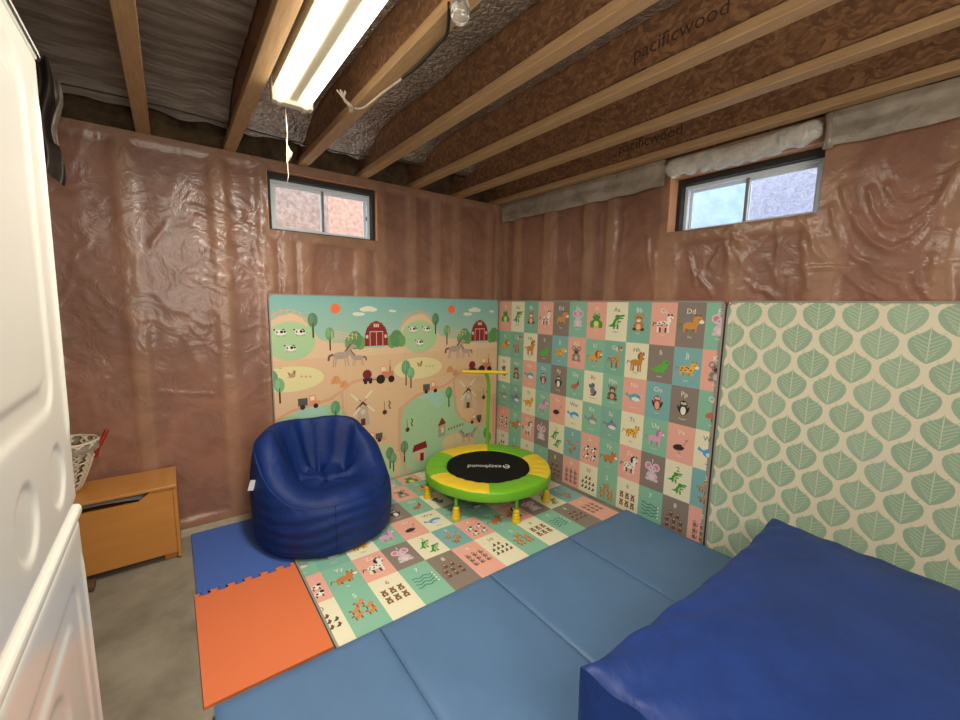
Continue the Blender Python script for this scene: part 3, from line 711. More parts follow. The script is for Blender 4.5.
CR, TE, TB, PI, GY, GR = (232, 226, 196), (128, 178, 160), (126, 176, 176), (232, 172, 154), (138, 126, 116), (136, 188, 162)
ROWS = [['Aa', 'Bb', 'Cc', 'Dd', 'Ee', 'Ff'], ['Gg', 'Hh', 'Ii', 'Jj', 'Kk', 'Ll'], ['Mm', 'Nn', 'Oo', 'Pp', 'Qq', 'Rr'], ['Ss', 'Tt', 'Uu', 'Vv', 'Ww', 'Xx'], ['Yy', 'Zz', '1', '2', '3', '4'], ['5', '6', '7', '8', '9', '10']]
CC = [[CR, TE, PI, GY, GR, PI], [TE, CR, GY, TB, PI, GR], [GR, PI, TB, GY, GR, CR], [TE, CR, GR, PI, CR, GR], [GR, PI, GY, CR, TB, PI], [GR, CR, GR, GY, PI, CR]]
CELLC = {ROWS[i][j]: CC[i][j] for i in range(6) for j in range(6)}

def rrect(x0, x1, y0, y1, r, n=5):
    P = []
    for cx_, cy_, a0 in ((x1-r, y1-r, 0), (x0+r, y1-r, 90), (x0+r, y0+r, 180), (x1-r, y0+r, 270)):
        for i in range(n+1):
            a = R(a0+90*i/n); P.append((cx_+r*cos(a), cy_+r*sin(a)))
    return P
def slab(mb, tf, W, H, t, r, col, m=0):
    """mat body with rounded corners; front face at h=0, back at h=-t"""
    P = rrect(0, W, 0, H, r)
    mb.face([tf(u, v, 0) for u, v in P], col, m); mb.face([tf(u, v, -t) for u, v in P[::-1]], col, m)
    for i in range(len(P)):
        a, b = P[i-1], P[i]
        mb.face([tf(a[0], a[1], 0), tf(b[0], b[1], 0), tf(b[0], b[1], -t), tf(a[0], a[1], -t)], col, m)
def piping(mb, tf, W, H, r, w, col, m):
    A = rrect(0, W, 0, H, r); B = rrect(w, W-w, w, H-w, max(.004, r-w))
    for i in range(len(A)):
        mb.face([tf(*A[i-1], .0026), tf(*A[i], .0026), tf(*B[i], .0024), tf(*B[i-1], .0024)], col, m)
        mb.face([tf(*A[i-1], .0026), tf(*A[i], .0026), tf(*A[i], -.003), tf(*A[i-1], -.003)], col, m)
        mb.face([tf(*B[i-1], .0024), tf(*B[i], .0024), tf(*B[i], .0), tf(*B[i-1], .0)], col, m)

def alphabet_mat(name, tf, W, H, ucuts, vcuts, label):
    """ucuts: column edges (13), vcuts: row edges from the top down (7)"""
    root = MB(); slab(root, tf, W, H, .012, .03, (160, 155, 145), 1)
    cv = Canvas(root, tf, (.006, W-.006, .006, H-.006))
    for i in range(12):
        for j in range(6):
            code = ROWS[j][(i+5) % 6]
            a, b = ucuts[i], ucuts[i+1]; t, q = vcuts[j], vcuts[j+1]
            cv.at(0, 0, 1); cv.base(0); cv.rect(a, q, b, t, CELLC[code])
            # nominal centre stays put even where the mat's edge cuts the column
            cu_ = b-.0855 if i == 0 else a+.0855
            cell(cv, code, cu_, (t+max(q, t-.25))/2-(.012 if j == 0 else 0), .165, t-q)
    piping(root, tf, W, H, .03, .011, (128, 122, 112), 1)
    o = root.build(name, [M_print, M_edge], fixn=False)
    return tag(o, label, 'mat', 'folding foam play mats')
# wall mat: u runs from the corner toward the camera (-y), v up
tfR = lambda u, v, h: (-.030-h, -.012-u, .002+v)
uc = [0]+[.19+.172*k for k in range(0, 11)]+[1.99]
vc = [1.495, 1.212, .970, .728, .486, .244, .0]
alphabet_mat('play_mat', tfR, 2.012, 1.495, uc, vc, 'printed alphabet and animal play mat standing against the right wall')
# floor mat: u along x, v along y
tfF = lambda u, v, h: (-2.07+u, -1.50+v, .0125+h)
uc = [0, .088]+[.088+.1705*k for k in range(1, 11)]+[1.99]
uc = uc[:12]+[1.99]
vc = [1.455, 1.285, 1.045, .81, .57, .335, .0]
alphabet_mat('play_mat', tfF, 1.99, 1.455, uc, vc, 'printed alphabet and animal play mat lying flat on the floor under the trampoline')

# stamped lettering on two of the joist webs
for nm, y0_, z0_, xx, sz in (('ceiling_joist.005', -2.13, 2.468, -.9175, .078), ('ceiling_joist.007', -1.50, 2.462, -.0695, .09)):
    jo = bpy.data.objects[nm]; m = MB()
    for t3 in glyph_tris('pacificwood'): m.face([(xx, y0_-p[0]*sz, z0_+p[1]*sz) for p in t3])
    m.build('stamped_word', M_stamp, jo)
# ------------------------------------------------------------------ farm mat
tfB = lambda u, v, h: (-2.012+u, -.030-h, .002+v)
fm = MB(); slab(fm, tfB, 1.965, 1.5, .012, .035, (160, 155, 145), 1)
c = Canvas(fm, tfB, (.006, 1.959, .006, 1.494)); W = 1.965
SAND, SAND2, PATH = (222, 186, 148), (226, 194, 158), (214, 168, 134)
n = 14                                              # sky, graded in bands
for k in range(n):
    t = k/(n-1); z0 = 1.08+(1.5-1.08)*k/n; z1 = 1.08+(1.5-1.08)*(k+1)/n
    c.base(0); c.rect(0, z0, W, z1, tuple(int(a*(1-t)+b*t) for a, b in zip((176, 200, 176), (130, 184, 178))))
c.base(1); c.rect(0, 0, W, 1.10, SAND)
def tree(c, u, v, k=1, col=(104, 148, 104)):
    c.at(u, v, k*1.15); c.line([(0, -.06), (0, .03)], .009, (60, 40, 34)); c.ell(0, .045, .028, .042, col); c.line([(0, 0), (0, .05)], .004, (50, 60, 40))
    c.ell(-.008, .05, .012, .03, tuple(min(255, x+12) for x in col), n=8)
def cow(c, u, v, k=1):
    c.at(u, v, k*1.2)
    for dx in (-.02, -.008, .01, .02): c.line([(dx, -.024), (dx, -.005)], .004, (170, 140, 130))
    c.ell(0, 0, .03, .016, WH); c.ell(-.026, .012, .012, .010, (214, 206, 196)); c.ell(.004, .004, .009, .009, K, n=7); c.ell(-.02, .002, .005, .006, K, n=6); c.ell(.02, .004, .007, .007, K, n=6); c.ell(-.033, .016, .006, .005, K, n=6); c.ell(.014, .016, .007, .004, K, n=6)
def horse(c, u, v, k=1, fl=1):
    c.at(u, v, k, fl); g = (178, 158, 146); d = (120, 84, 72)
    for dx in (-.05, -.035, .03, .05): c.line([(dx*1.2, -.085), (dx, -.03), (dx*.8, 0)], .009, g)
    c.ell(0, 0, .06, .027, g); c.poly([(.025, .01), (.06, -.01), (.098, .062), (.075, .075)], g); c.ell(.096, .067, .028, .013, g, rot=-.35); c.line([(.03, .025), (.055, .055), (.08, .085)], .012, d); c.line([(-.055, .01), (-.085, .0), (-.09, -.035)], .016, d)
def barn(c, u, v):
    c.at(u, v, 1); red = (142, 44, 42); wh = (226, 196, 176)
    for s in (-1, 1):
        for q, (dx, r_) in enumerate(((.13, .055), (.17, .07), (.21, .05), (.16, .045))): c.ell(s*(dx), .02+(.02 if q == 1 else 0), r_*.8, r_, (96, 146, 92) if q % 2 else (112, 158, 100))
    c.poly([(-.095, -.01), (.095, -.01), (.092, .08), (.075, .13), (.045, .165), (0, .185), (-.045, .165), (-.075, .13), (-.092, .08)], red)
    for q in range(7): c.line([(-.08+q*.027, 0), (-.08+q*.027, .12)], .0025, (120, 34, 34))
    for x in (-.052, 0, .052): c.line([(x, -.008), (x, .10)], .005, wh)
    c.line([(-.055, .10), (.055, .10)], .006, wh); c.rect(-.022, .135, .022, .16, wh); c.line([(-.008, .137), (-.008, .158)], .004, red); c.line([(.008, .137), (.008, .158)], .004, red)
    for s in (-1, 1): c.rect(s*.076-.01, .05, s*.076+.01, .075, wh)
    c.line([(-.06, .14), (-.02, .172), (.02, .172), (.06, .14)], .005, (170, 80, 70))
def truck(c, u, v, fl=1, k=1):
    c.at(u, v, k, fl); c.rect(-.075, -.01, -.01, .045, (88, 88, 80)); c.poly([(.0, -.01), (.075, -.01), (.075, .015), (.05, .02), (.045, .06), (.0, .06)], (222, 150, 108)); c.rect(.008, .022, .038, .052, (240, 218, 190))
    for x in (-.045, .045): c.ell(x, -.02, .018, .018, (60, 38, 34))
def tractor(c, u, v):
    c.at(u, v, 1); c.ell(-.13, .035, .037, .037, (124, 38, 46)); c.rect(-.165, -.02, -.09, .005, (60, 40, 40)); c.line([(-.09, -.01), (0, -.01)], .006, K)
    c.rect(-.02, .04, .025, .09, (226, 166, 110)); c.rect(-.014, .05, .02, .082, (240, 214, 176)); c.rect(-.01, -.01, .09, .045, (206, 128, 96)); c.line([(.06, .04), (.06, .085)], .008, (120, 60, 50))
    for x, r_ in ((-.145, .014), (-.105, .014), (-.02, .037), (.07, .028)): c.ell(x, -.035+r_*.6, r_, r_, (42, 34, 34)); 
def mill(c, u, v):
    c.at(u, v, 1); c.poly([(-.055, -.1), (.055, -.1), (.035, .05), (-.035, .05)], (190, 172, 152)); c.rect(-.018, -.1, .018, -.045, (104, 44, 34)); c.ell(0, .01, .018, .022, (214, 200, 180))
    c.poly([(-.06, .035), (0, .095), (.06, .035), (.045, .03), (0, .07), (-.045, .03)], (88, 70, 62))
    for a in (45, 135, 225, 315):
        x, y = cos(R(a)), sin(R(a)); c.line([(x*.02, .08+y*.02), (x*.12, .08+y*.12)], .006, (130, 104, 84)); c.line([(x*.04-y*.008, .08+y*.04+x*.008), (x*.12-y*.008, .08+y*.12+x*.008)], .02, (228, 214, 188))
def well(c, u, v):
    c.at(u, v, 1); c.ell(0, -.03, .02, .02, (92, 44, 36)); c.line([(0, -.02), (-.004, .06)], .005, (130, 84, 66)); c.line([(.05, -.01), (.035, .02), (.05, .04), (.035, .06)], .012, (120, 104, 76))
for c.ti, s in ((0, -.003), (1, .997)):                                # the farm scene repeats every metre
    # rolling sand line with hollows under the barns
    c.at(s, 0, 1); c.base(2)
    c.poly([(-.04, 1.05), (-.04, 1.26), (0, 1.31), (.06, 1.35), (.14, 1.37), (.21, 1.345), (.27, 1.25), (.33, 1.18), (.42, 1.155), (.52, 1.15), (.62, 1.12), (.75, 1.095), (.86, 1.115), (.93, 1.18), (.96, 1.24), (.99, 1.3), (1.0, 1.05)], SAND2)
    c.base(4); c.ell(.13, 1.18, .165, .135, (172, 204, 156), n=28)
    c.base(4); c.ell(.12, .915, .225, .09, (226, 216, 162), n=28)
    # fences
    c.base(5)
    pts = [(-.04, 1.30), (.0, 1.345), (.07, 1.385), (.14, 1.395), (.2, 1.375), (.245, 1.32)]
    for off in (0, -.022): c.line([(p[0], p[1]+off) for p in pts], .006, (214, 178, 140))
    for k in range(14):
        a = R(200-k*16); x = .11+.15*cos(a); y = 1.25+.14*sin(a)
        if y > 1.3: c.line([(x, y-.03), (x, y+.012)], .007, (214, 178, 140))
    for off in (0, .025, .05): c.line([(.37, 1.18+off), (.45, 1.19+off), (.6, 1.155+off)], .005, (220, 188, 148))
    for k in range(8): c.line([(.38+.03*k, 1.15+.004*k), (.38+.03*k, 1.245-.003*k)], .006, (220, 188, 148))
    c.at(s, 0, 1); c.base(9); c.ell(.44, 1.405, .038, .038, (236, 130, 84)); c.ell(.44, 1.405, .031, .031, (238, 116, 70))
    for x, y, r_ in ((.69, 1.405, .05), (.66, 1.40, .04), (.72, 1.40, .04), (.60, 1.365, .035), (.63, 1.365, .03), (.88, 1.39, .024), (.9, 1.388, .02)): c.ell(x, y, r_, r_*.42, (224, 226, 206))
    # roads and green pond field
    c.base(3)
    c.poly([(-.06, .0), (-.06, .60), (.03, .64), (.12, .665), (.22, .68), (.34, .70), (.45, .70), (.50, .62), (.51, .5), (.55, .42), (.62, .36), (.72, .35), (.72, .29), (.62, .20), (.56, .0)], (166, 202, 160))
    c.base(4); c.poly([(.24, .60), (.12, .66), (.2, .70), (.34, .69), (.38, .60), (.3, .54)], (164, 206, 186))
    c.base(5); c.line([(-.06, .58), (.0, .62), (.05, .655), (.12, .69), (.25, .715), (.38, .74), (.47, .79), (.55, .85), (.66, .87), (.8, .86)], .022, PATH)
    c.line([(.47, .79), (.475, .66), (.49, .52), (.54, .43), (.62, .37), (.72, .35), (.82, .36)], .020, PATH)
    c.line([(-.03, .6), (-.06, .45), (-.06, .25), (-.02, .1), (.0, 0)], .022, PATH); c.line([(.94, .6), (.935, .45), (.935, .25), (.97, .1), (1.0, 0)], .022, PATH)
    c.line([(.86, 1.0), (.86, .87)], .022, PATH)
    c.base(5); c.ell(.80, .12, .11, .2, (186, 206, 158), n=24); c.ell(.5, .21, .15, .08, (216, 196, 150), n=20)
    c.base(12)
    for x, y in ((.07, 1.24), (.195, 1.24), (.13, 1.13)): cow(c, s+x, y); c.base(12)
    tree(c, s+.28, 1.27, 1.05, (92, 134, 100)); tree(c, s+.395, 1.17, 1.0, (116, 164, 106)); c.base(12)
    barn(c, s+.75, 1.13); c.base(12)
    horse(c, s+.47, 1.06); horse(c, s+.60, 1.035, .72, -1); c.base(12)
    for x, y, k in ((.43, .87, 1), (.49, .835, .85)): c.at(s+x, y, k); c.poly([(-.04, -.02), (.04, -.02), (.035, .01), (.015, .04), (-.015, .04), (-.035, .01)], (216, 156, 104)); c.line([(-.02, -.01), (0, .03)], .004, (186, 122, 78))
    c.at(s+.13, .94, 1); c.ell(0, 0, .022, .016, (190, 152, 110)); c.ell(.014, .022, .009, .014, (170, 110, 80)); c.poly([(-.02, 0), (-.03, .03), (-.01, .01)], (150, 110, 80))
    for x in (.06, .09, .12): c.ell(x, -.012-.1*(x-.06), .010, .008, (206, 176, 116), n=7)
    tractor(c, s+.80, .865); c.base(12); truck(c, s+.235, .725); c.base(12)
    tree(c, s+.0, .865, 1.25, (104, 160, 116)); tree(c, s+.045, .825, 1.05, (128, 178, 130)); c.base(12)
    mill(c, s+.63, .60); c.base(12); well(c, s+.81, .61); well(c, s+.01, .43); c.base(12)
    tree(c, s+.42, .615, 1.1, (100, 156, 112)); c.base(12)
    c.at(s+.35, .345, 1); c.poly([(-.04, -.07), (.035, -.06), (.035, .05), (-.04, .04)], (170, 160, 136)); c.rect(-.01, -.03, .018, .02, (222, 200, 180)); c.poly([(-.045, .035), (0, .11), (.042, .05)], (134, 50, 40))
    c.at(s+.13, .17, 1); c.rect(-.06, -.07, .05, .04, (214, 184, 156)); c.rect(0, -.07, .035, 0, (120, 40, 40)); c.poly([(-.075, .02), (-.06, .08), (.055, .10), (.07, .04)], (128, 38, 44))
    for k in range(6): c.at(s+.42+.03*k, .335+.004*k, 1); c.ell(0, 0, .010, .014, (150, 128, 98), n=7)
    horse(c, s+.61, .24, .75, -1); horse(c, s+.67, .25, .6); c.base(12)
    truck(c, s+.72, .375, -1, .9); c.base(12); tree(c, s+.85, .17, 1.1, (100, 140, 100)); tree(c, s+.88, .13, .95, (116, 160, 116)); tree(c, s-.02, .2, 1.1, (100, 140, 100)); c.base(12)
    for k in range(16): c.at(s+random.uniform(0, 1), random.uniform(.1, 1.0), 1); c.ell(0, 0, .012, .0035, (190, 164, 122), n=6)
c.ti = 0; c.at(0, 0, 1)
for q in (.5, .993, 1.49): 
    c.base(34); c.line([(q, .01), (q, 1.49)], .003, (196, 180, 152))
piping(fm, tfB, 1.965, 1.5, .035, .008, (136, 142, 136), 1)
tag(fm.build('play_mat', [M_print, M_edge], fixn=False), 'printed farm scene play mat with red barns standing against the back wall', 'mat', 'folding foam play mats')

# ------------------------------------------------------------------ leaf mat
tfL = lambda u, v, h: (-.034-h, -2.035-u, .002+v)
lm = MB(); slab(lm, tfL, 1.99, 1.495, .012, .035, (150, 145, 135), 1)
c = Canvas(lm, tfL, (.008, 1.982, .008, 1.487)); c.base(0); c.rect(0, 0, 1.99, 1.495, (224, 216, 190))
LG = [(156, 180, 152), (152, 177, 150), (160, 183, 156)]
def leaf_pts(w=.063, h=.154):
    right_ = [(0, 0), (.006, -.012), (.02, -.024), (.041, -.035), (.057, -.049), (w, -.066), (.061, -.087), (.052, -.108), (.036, -.128), (.017, -.144), (0, -h)]
    return right_+[(-x, y) for x, y in right_[-2:0:-1]]
LP = leaf_pts()
for i in range(-1, 14):
    for j in range(-1, 15):
        u = .033+.1505*i+(0 if j % 2 else .0752)+.0; v = 1.50-.118*j+.0
        if j % 2: pass
        u = u-.0+(.082 if False else 0)
        c.at(u+.002, v+.008, 1); c.base(2); c.poly(LP, LG[(i*5+j*3) % 3])
        c.line([(0, -.004), (0, -.146)], .0036, (206, 212, 184))
        for k in range(6):
            y = -.042-k*.017; wd = [.050, .055, .052, .046, .036, .024][k]
            for s_ in (-1, 1): c.line([(0, y-.012), (s_*wd*.92, y+.018)], .0034, (184, 202, 174))
piping(lm, tfL, 1.99, 1.495, .05, .010, (128, 122, 112), 1)
tag(lm.build('play_mat', [M_print, M_edge], fixn=False), 'green leaf patterned cream play mat standing against the right wall', 'mat', 'folding foam play mats')

# ------------------------------------------------------------------ foam tiles
def tile(name, x0, x1, y0, y1, matl, tabs_y, tabsign, label):
    """puzzle tile; edge at y = tabs_y is toothed. tabsign 1: this tile owns the upper side"""
    k = 6; w = (x1-x0)/k; d = .027
    edge = []
    for i in range(k):
        a = x0+i*w
        edge += [(a+.02*w, tabs_y), (a+.30*w, tabs_y), (a+.22*w, tabs_y-d), (a+.78*w, tabs_y-d), (a+.70*w, tabs_y)]
    edge = [(x0, tabs_y)]+edge+[(x1, tabs_y)]
    P = edge+[(x1, y1 if tabsign > 0 else y0), (x0, y1 if tabsign > 0 else y0)]
    m = MB(); t = .012
    m.face([(x, y, t) for x, y in P]); m.face([(x, y, .001) for x, y in P[::-1]])
    for i in range(len(P)):
        a, b = P[i-1], P[i]; m.face([(*a, t), (*b, t), (*b, .001), (*a, .001)])
    return tag(m.build(name, matl), label, 'foam tile', 'interlocking foam floor tiles')
tile('foam_tile', -2.522, -2.076, -.75, -.10, M_foamb, -.752, 1, 'blue interlocking foam floor tile beside the navy beanbag chair')
tile('foam_tile', -2.532, -2.076, -1.46, -.75, M_foamo, -.757, -1, 'orange interlocking foam floor tile next to the blue folding mat')

# ------------------------------------------------------------------ gym mat
gx0, gx1, gy0, gy1 = -2.505, -.052, -3.34, -1.507
gm = empty('folding_gym_mat', ((gx0+gx1)/2, (gy0+gy1)/2, 0), 'medium blue vinyl folding exercise mat unfolded flat on the floor', 'mat')
pw = (gx1-gx0)/4
for k in range(4):
    a = gx0+k*pw+.001; b = a+pw-.002
    m = MB()
    def fn(u, v, a=a, b=b):
        # box with pillowed top; v goes around: only the top and sides
        x = a+(b-a)*u; y = gy0+(gy1-gy0)*v
        e = min(x-a, b-x, y-gy0, gy1-y)
        z = .038+.012*(1-exp(-e/.012))+.0015*mn.noise((x*2, y*2, k))
        return (x, y, z)
    m.grid(fn, 60, 80)
    m.grid(lambda u, v, a=a, b=b: (a+(b-a)*u, gy0+(gy1-gy0)*v, .002), 1, 1)
    for (p, q) in (((a, gy0), (b, gy0)), ((b, gy0), (b, gy1)), ((b, gy1), (a, gy1)), ((a, gy1), (a, gy0))):
        m.face([(*p, .002), (*q, .002), (*q, .039), (*p, .039)])
    m.build('panel', M_gym, gm)
m = MB()
for k in range(1, 4):
    x = gx0+k*pw; m.tube([(x, gy0+.01, .0395), (x, gy1-.01, .0395)], .0035, n=8)
m.build('hinge_seam', M_gym, gm)

# ------------------------------------------------------------------ big floor cushion
cx0, cx1, cy0, cy1, cz0, cz1 = -1.645, -.175, -3.86, -2.395, .052, .425
m = MB()
def cush(u, v, top):
    x = u*2-1; y = v*2-1
    ax, ay = abs(x), abs(y)
    X = (cx0+cx1)/2+(cx1-cx0)/2*x; Y = (cy0+cy1)/2+(cy1-cy0)/2*y
    return X, Y, ax, ay
NU = 110
def top_fn(u, v):
    X, Y, ax, ay = cush(u, v, 1)
    e = min(X-cx0, cx1-X, Y-cy0, cy1-Y)
    cor = hypot(min(X-cx0, cx1-X), min(Y-cy0, cy1-Y))
    z = cz1-.022*exp(-e/.02)+.055*(1-ax**2.5)*(1-ay**2.5)
    n1 = mn.noise((X*2.2, Y*2.2, 3)); n2 = mn.noise((X*6+n1, Y*6, 5))
    z += .012*n1+.004*n2
    # creases running inward from the left and back edges
    w = exp(-e/.16)
    z += w*.008*sin((X*.6+Y)*42+4*n1) * (1 if X-cx0 < .5 else .4)
    z += w*.006*mn.noise((X*13, Y*13, 7))
    # edge bows inward
    bow = .03*(1-(ax**2))
    if Y > (cy0+cy1)/2: Y -= bow*ay**6
    bow = .035*(1-(ay**2))
    X += (bow if x_neg(X) else -bow)*ax**6
    return (X, Y, z)
def x_neg(X): return X < (cx0+cx1)/2
m.grid(top_fn, NU, NU)
def side_fn(u, v):
    t = u*4; k = int(t) % 4; f_ = t-int(t)
    if u >= 1: k, f_ = 3, 1
    cs = [(0, 0), (1, 0), (1, 1), (0, 1), (0, 0)]
    a, b = cs[k], cs[k+1]
    p = top_fn(a[0]+(b[0]-a[0])*f_, a[1]+(b[1]-a[1])*f_)
    nx, ny = [(0, -1), (1, 0), (0, 1), (-1, 0)][k]
    q = 1-v
    bul = .045*sin(pi*v)*(sin(pi*f_)**.5 if 0 < f_ < 1 else 0)
    wr = .010*mn.noise((p[0]*9, p[1]*9, v*2.5))*sin(pi*v)+.008*sin(f_*55+5*mn.noise((f_*4, v*2, 1)))*exp(-min(f_, 1-f_)/.12)*sin(pi*v)
    return (p[0]+nx*(bul+wr), p[1]+ny*(bul+wr), p[2]*q+cz0*v)
m.grid(side_fn, 320, 22)
m.grid(lambda u, v: (cx0+(cx1-cx0)*u, cy0+(cy1-cy0)*v, cz0), 1, 1, smooth=False)
cu = tag(m.build('floor_cushion', M_royal), 'huge royal blue square floor cushion in the right foreground', 'cushion')

# ------------------------------------------------------------------ beanbag chair
bc = (-1.81, -.475); BR = .405; face_a = R(-98)
def Hs(th):
    d = cos(th-face_a-R(20))               # 1 at front, -1 at back
    t = (1-d)/2
    q = max(0, min(1, (t-.08)/.74)); return .355+.325*q*q*(3-2*q)-.022*max(0, cos(th-R(15)))-.012*abs(sin(th*2.5+.6))*t
def bean(u, v):
    th = 2*pi*u; H = Hs(th)
    d = cos(th-face_a); back = (1-d)/2
    n1 = mn.noise((cos(th)*1.6, sin(th)*1.6, v*2)); n2 = mn.noise((cos(th)*4, sin(th)*4, v*5))
    if v < .5:                              # outside wall
        t = v/.5
        z = .0175+(H-.05)*t
        r = BR*(.96+.04*sin(pi*min(1, t*.9))**.8)-.02*t**5-.012*back*t**3
        r += .006*n1+.004*n2
        r += .005*sin(z*95+3*n1)*exp(-((th-face_a+pi) % (2*pi)-pi)**2/.9)*(t > .15)*.7      # horizontal stretch wrinkles at the front
        r += .012*max(0, sin(th*9+3*n1))*back*max(0, t-.45)
        if t < .08: r -= .02*(1-t/.08)
    else:                                   # over the rim and down into the seat
        t = (v-.5)/.5
        rr_ = BR*.98-.02-.012*back
        a = min(1, t/.22)
        seat = .315+.02*(1-d)
        if t < .22:
            r = rr_-.055*(1-cos(a*pi/2))*1.0-.02*a
            z = H-.05+.055*sin(a*pi/2)+.0
        else:
            q = (t-.22)/.78
            r0_ = rr_-.075; r = r0_*(1-q)
            drop = (1-(1-q)**2.0) if back > .3 else q
            k = min(1, q*(1.35+.9*back))
            s_ = k*k*(3-2*k)
            z = (H+.005)*(1-s_)+seat*s_
            pl = sin(th*6+1.3+3.5*n1)*(1 if q < .45 else max(0, 1-(q-.45)/.35))
            z += .028*pl*(back**1.2)*sin(pi*min(1, q*1.15))
            r += .012*n2*(1-q)
        z += .007*n2+.008*n1
        r += .010*sin(th*11+2*n1)*back*(1-t)
    # the central back pleat
    dd = ((th-face_a-pi*1.03+pi) % (2*pi))-pi
    if v > .62: z -= .04*exp(-(dd/.09)**2)*max(0, 1-max(0, v-.75)/.15)*(1 if v < .85 else 0)*min(1, (v-.62)*8)
    return (bc[0]+r*cos(th)*1.04, bc[1]+r*sin(th)*.98, z)
root = empty('beanbag_chair', (bc[0], bc[1], 0), 'navy blue nylon beanbag chair with a scooped seat by the farm mat', 'beanbag chair')
m = MB(); m.grid(bean, 200, 110, closed=True)
m.face([bean(i/60, 0) for i in range(60)])
m.build('body', M_navy, root)
m = MB()
m.tube([tuple(Vector(bean((face_a % (2*pi))/(2*pi)+.015*0, k/80))+Vector((.0, -.002, 0))) for k in range(2, 41)], .0028, n=6)
m.build('front_seam', M_navy, root)
m = MB(); m.grid(lambda a, b: (-2.235+.03*a-.02*b, -.545+.01*a, .455-.055*b-.01*a+.004*sin(b*5)), 3, 6)
m.build('tag', [M_vinylw], root)

# ------------------------------------------------------------------ trampoline
tx, ty = -.68, -.72
tr = empty('trampoline', (tx, ty, 0), 'small round toddler trampoline with green and yellow padded rim and handle', 'trampoline')
m = MB(); m.lathe([(0, .242), (.32, .242)], (tx, ty, 0), n=60); m.build('jumping_bed', M_jump, tr)
bounds = [53+60*k for k in range(7)]
for k in range(6):
    a0, a1 = R(bounds[k]), R(bounds[k+1])
    m = MB()
    def fn(u, v, a0=a0, a1=a1):
        a = a0+(a1-a0)*u
        pr = [(.318, .243), (.325, .250), (.36, .256), (.41, .258), (.455, .256), (.472, .247), (.477, .225), (.476, .195), (.470, .180)]
        t = v*8; i = min(7, int(t)); f_ = t-i
        r = pr[i][0]*(1-f_)+pr[i+1][0]*f_; z = pr[i][1]*(1-f_)+pr[i+1][1]*f_
        poly_ = 1-.018*(1-abs(cos(3*(a-R(53)))))     # hexagonal tension
        z += .0035*sin(a*26+3*mn.noise((a*3, r*6, 0)))*sin(pi*min(1, v*1.4))
        r *= poly_
        return (tx+r*cos(a), ty+r*sin(a), z)
    m.grid(fn, 20, 16, colfn=None)
    # skirt is always green
    for fi in range(len(m.f)):
        if fi//20 >= 10: m.m[fi] = 1
    o = m.build('rim_pad', [M_green if k % 2 == 1 else M_yel, M_green], tr)
    o['label'] = ('green' if k % 2 == 1 else 'yellow')+' padded rim segment'
m = MB(); m.tube([(tx+.455*cos(2*pi*k/48), ty+.455*sin(2*pi*k/48), .225) for k in range(49)], .014, n=8, cap=False); m.build('frame_ring', M_greenp, tr)
for a, r_ in ((152, .455), (203, .435), (258, .44), (311, .445), (8, .445), (75, .445)):
    x, y = tx+r_*cos(R(a)), ty+r_*sin(R(a))
    m = MB(); m.tube([(x, y, .07), (x, y, .225)], .0125, n=12); lg = m.build('leg', M_greenp, tr)
    m = MB(); prof = [(0, .0135), (.030, .0135), (.031, .02)]
    for q in range(4): zz = .022+q*.02; rr_ = .030-q*.003; prof += [(rr_, zz), (rr_+.001, zz+.007), (rr_, zz+.014), (rr_-.005, zz+.0175)]
    prof += [(.016, .104), (.013, .106)]
    m.lathe(prof, (x, y, 0), n=18); m.build('rubber_foot', M_yelp, lg)
m = MB()
hp = smooth_pts([(-.405, -.355, .10), (-.405, -.355, .35), (-.398, -.350, .60), (-.405, -.358, .78), (-.435, -.375, .86), (-.465, -.385, .895)])
m.tube(hp, .0145, n=12); hd = m.build('handle_post', M_greenp, tr)
m = MB(); hc = Vector((-.468, -.385, .897)); td = Vector((.79, -.61, 0)).normalized()
hpts = []; hr_ = []
for k in range(57):
    hpts.append(hc+td*(-.19+.38*k/56)+Vector((0, 0, 0))); hr_.append(.0145+(.0022 if k % 2 else 0)+(.003 if k in (0, 1, 55, 56) else 0))
m.tube(hpts, .012, n=12, rad=hr_); m.build('hand_grip', M_yelp, tr)
# printed word, upside down from here, read from the far side
m = MB(); wd = Vector((-.80, .60, 0)).normalized(); wu = Vector((-.60, -.80, 0))*1.45
def tpt(a, b, o): q = Vector((tx-.012, ty-.005, .2432))+wd*a+wu*b; return (q.x, q.y, q.z)
for t3 in glyph_tris('eazybound'): m.face([tpt(p[0]*.060+.02, p[1]*.062-.015, 0) for p in t3])
m.build('printed_word', M_print2, tr); m = MB()
for k in range(20):
    a0, a1 = 2*pi*k/20, 2*pi*(k+1)/20
    if 16 <= k < 18: continue
    m.face([tpt(-.145+.026*cos(a0), .0+.026*sin(a0), 0), tpt(-.145+.026*cos(a1), .026*sin(a1), 0), tpt(-.145+.018*cos(a1), .018*sin(a1), 0), tpt(-.145+.018*cos(a0), .018*sin(a0), 0)])
m.face([tpt(-.161, -.003, 0), tpt(-.130, -.003, 0), tpt(-.130, .004, 0), tpt(-.161, .004, 0)])
m.build('printed_logo', M_print2, tr)

# ------------------------------------------------------------------ toy chest
bx0, bx1, by0, by1 = -3.36, -2.572, -.335, -.03
ch = empty('toy_chest', ((bx0+bx1)/2, (by0+by1)/2, 0), 'honey coloured wooden toy chest against the back wall', 'chest')
m = MB(); z0, z1 = .045, .425
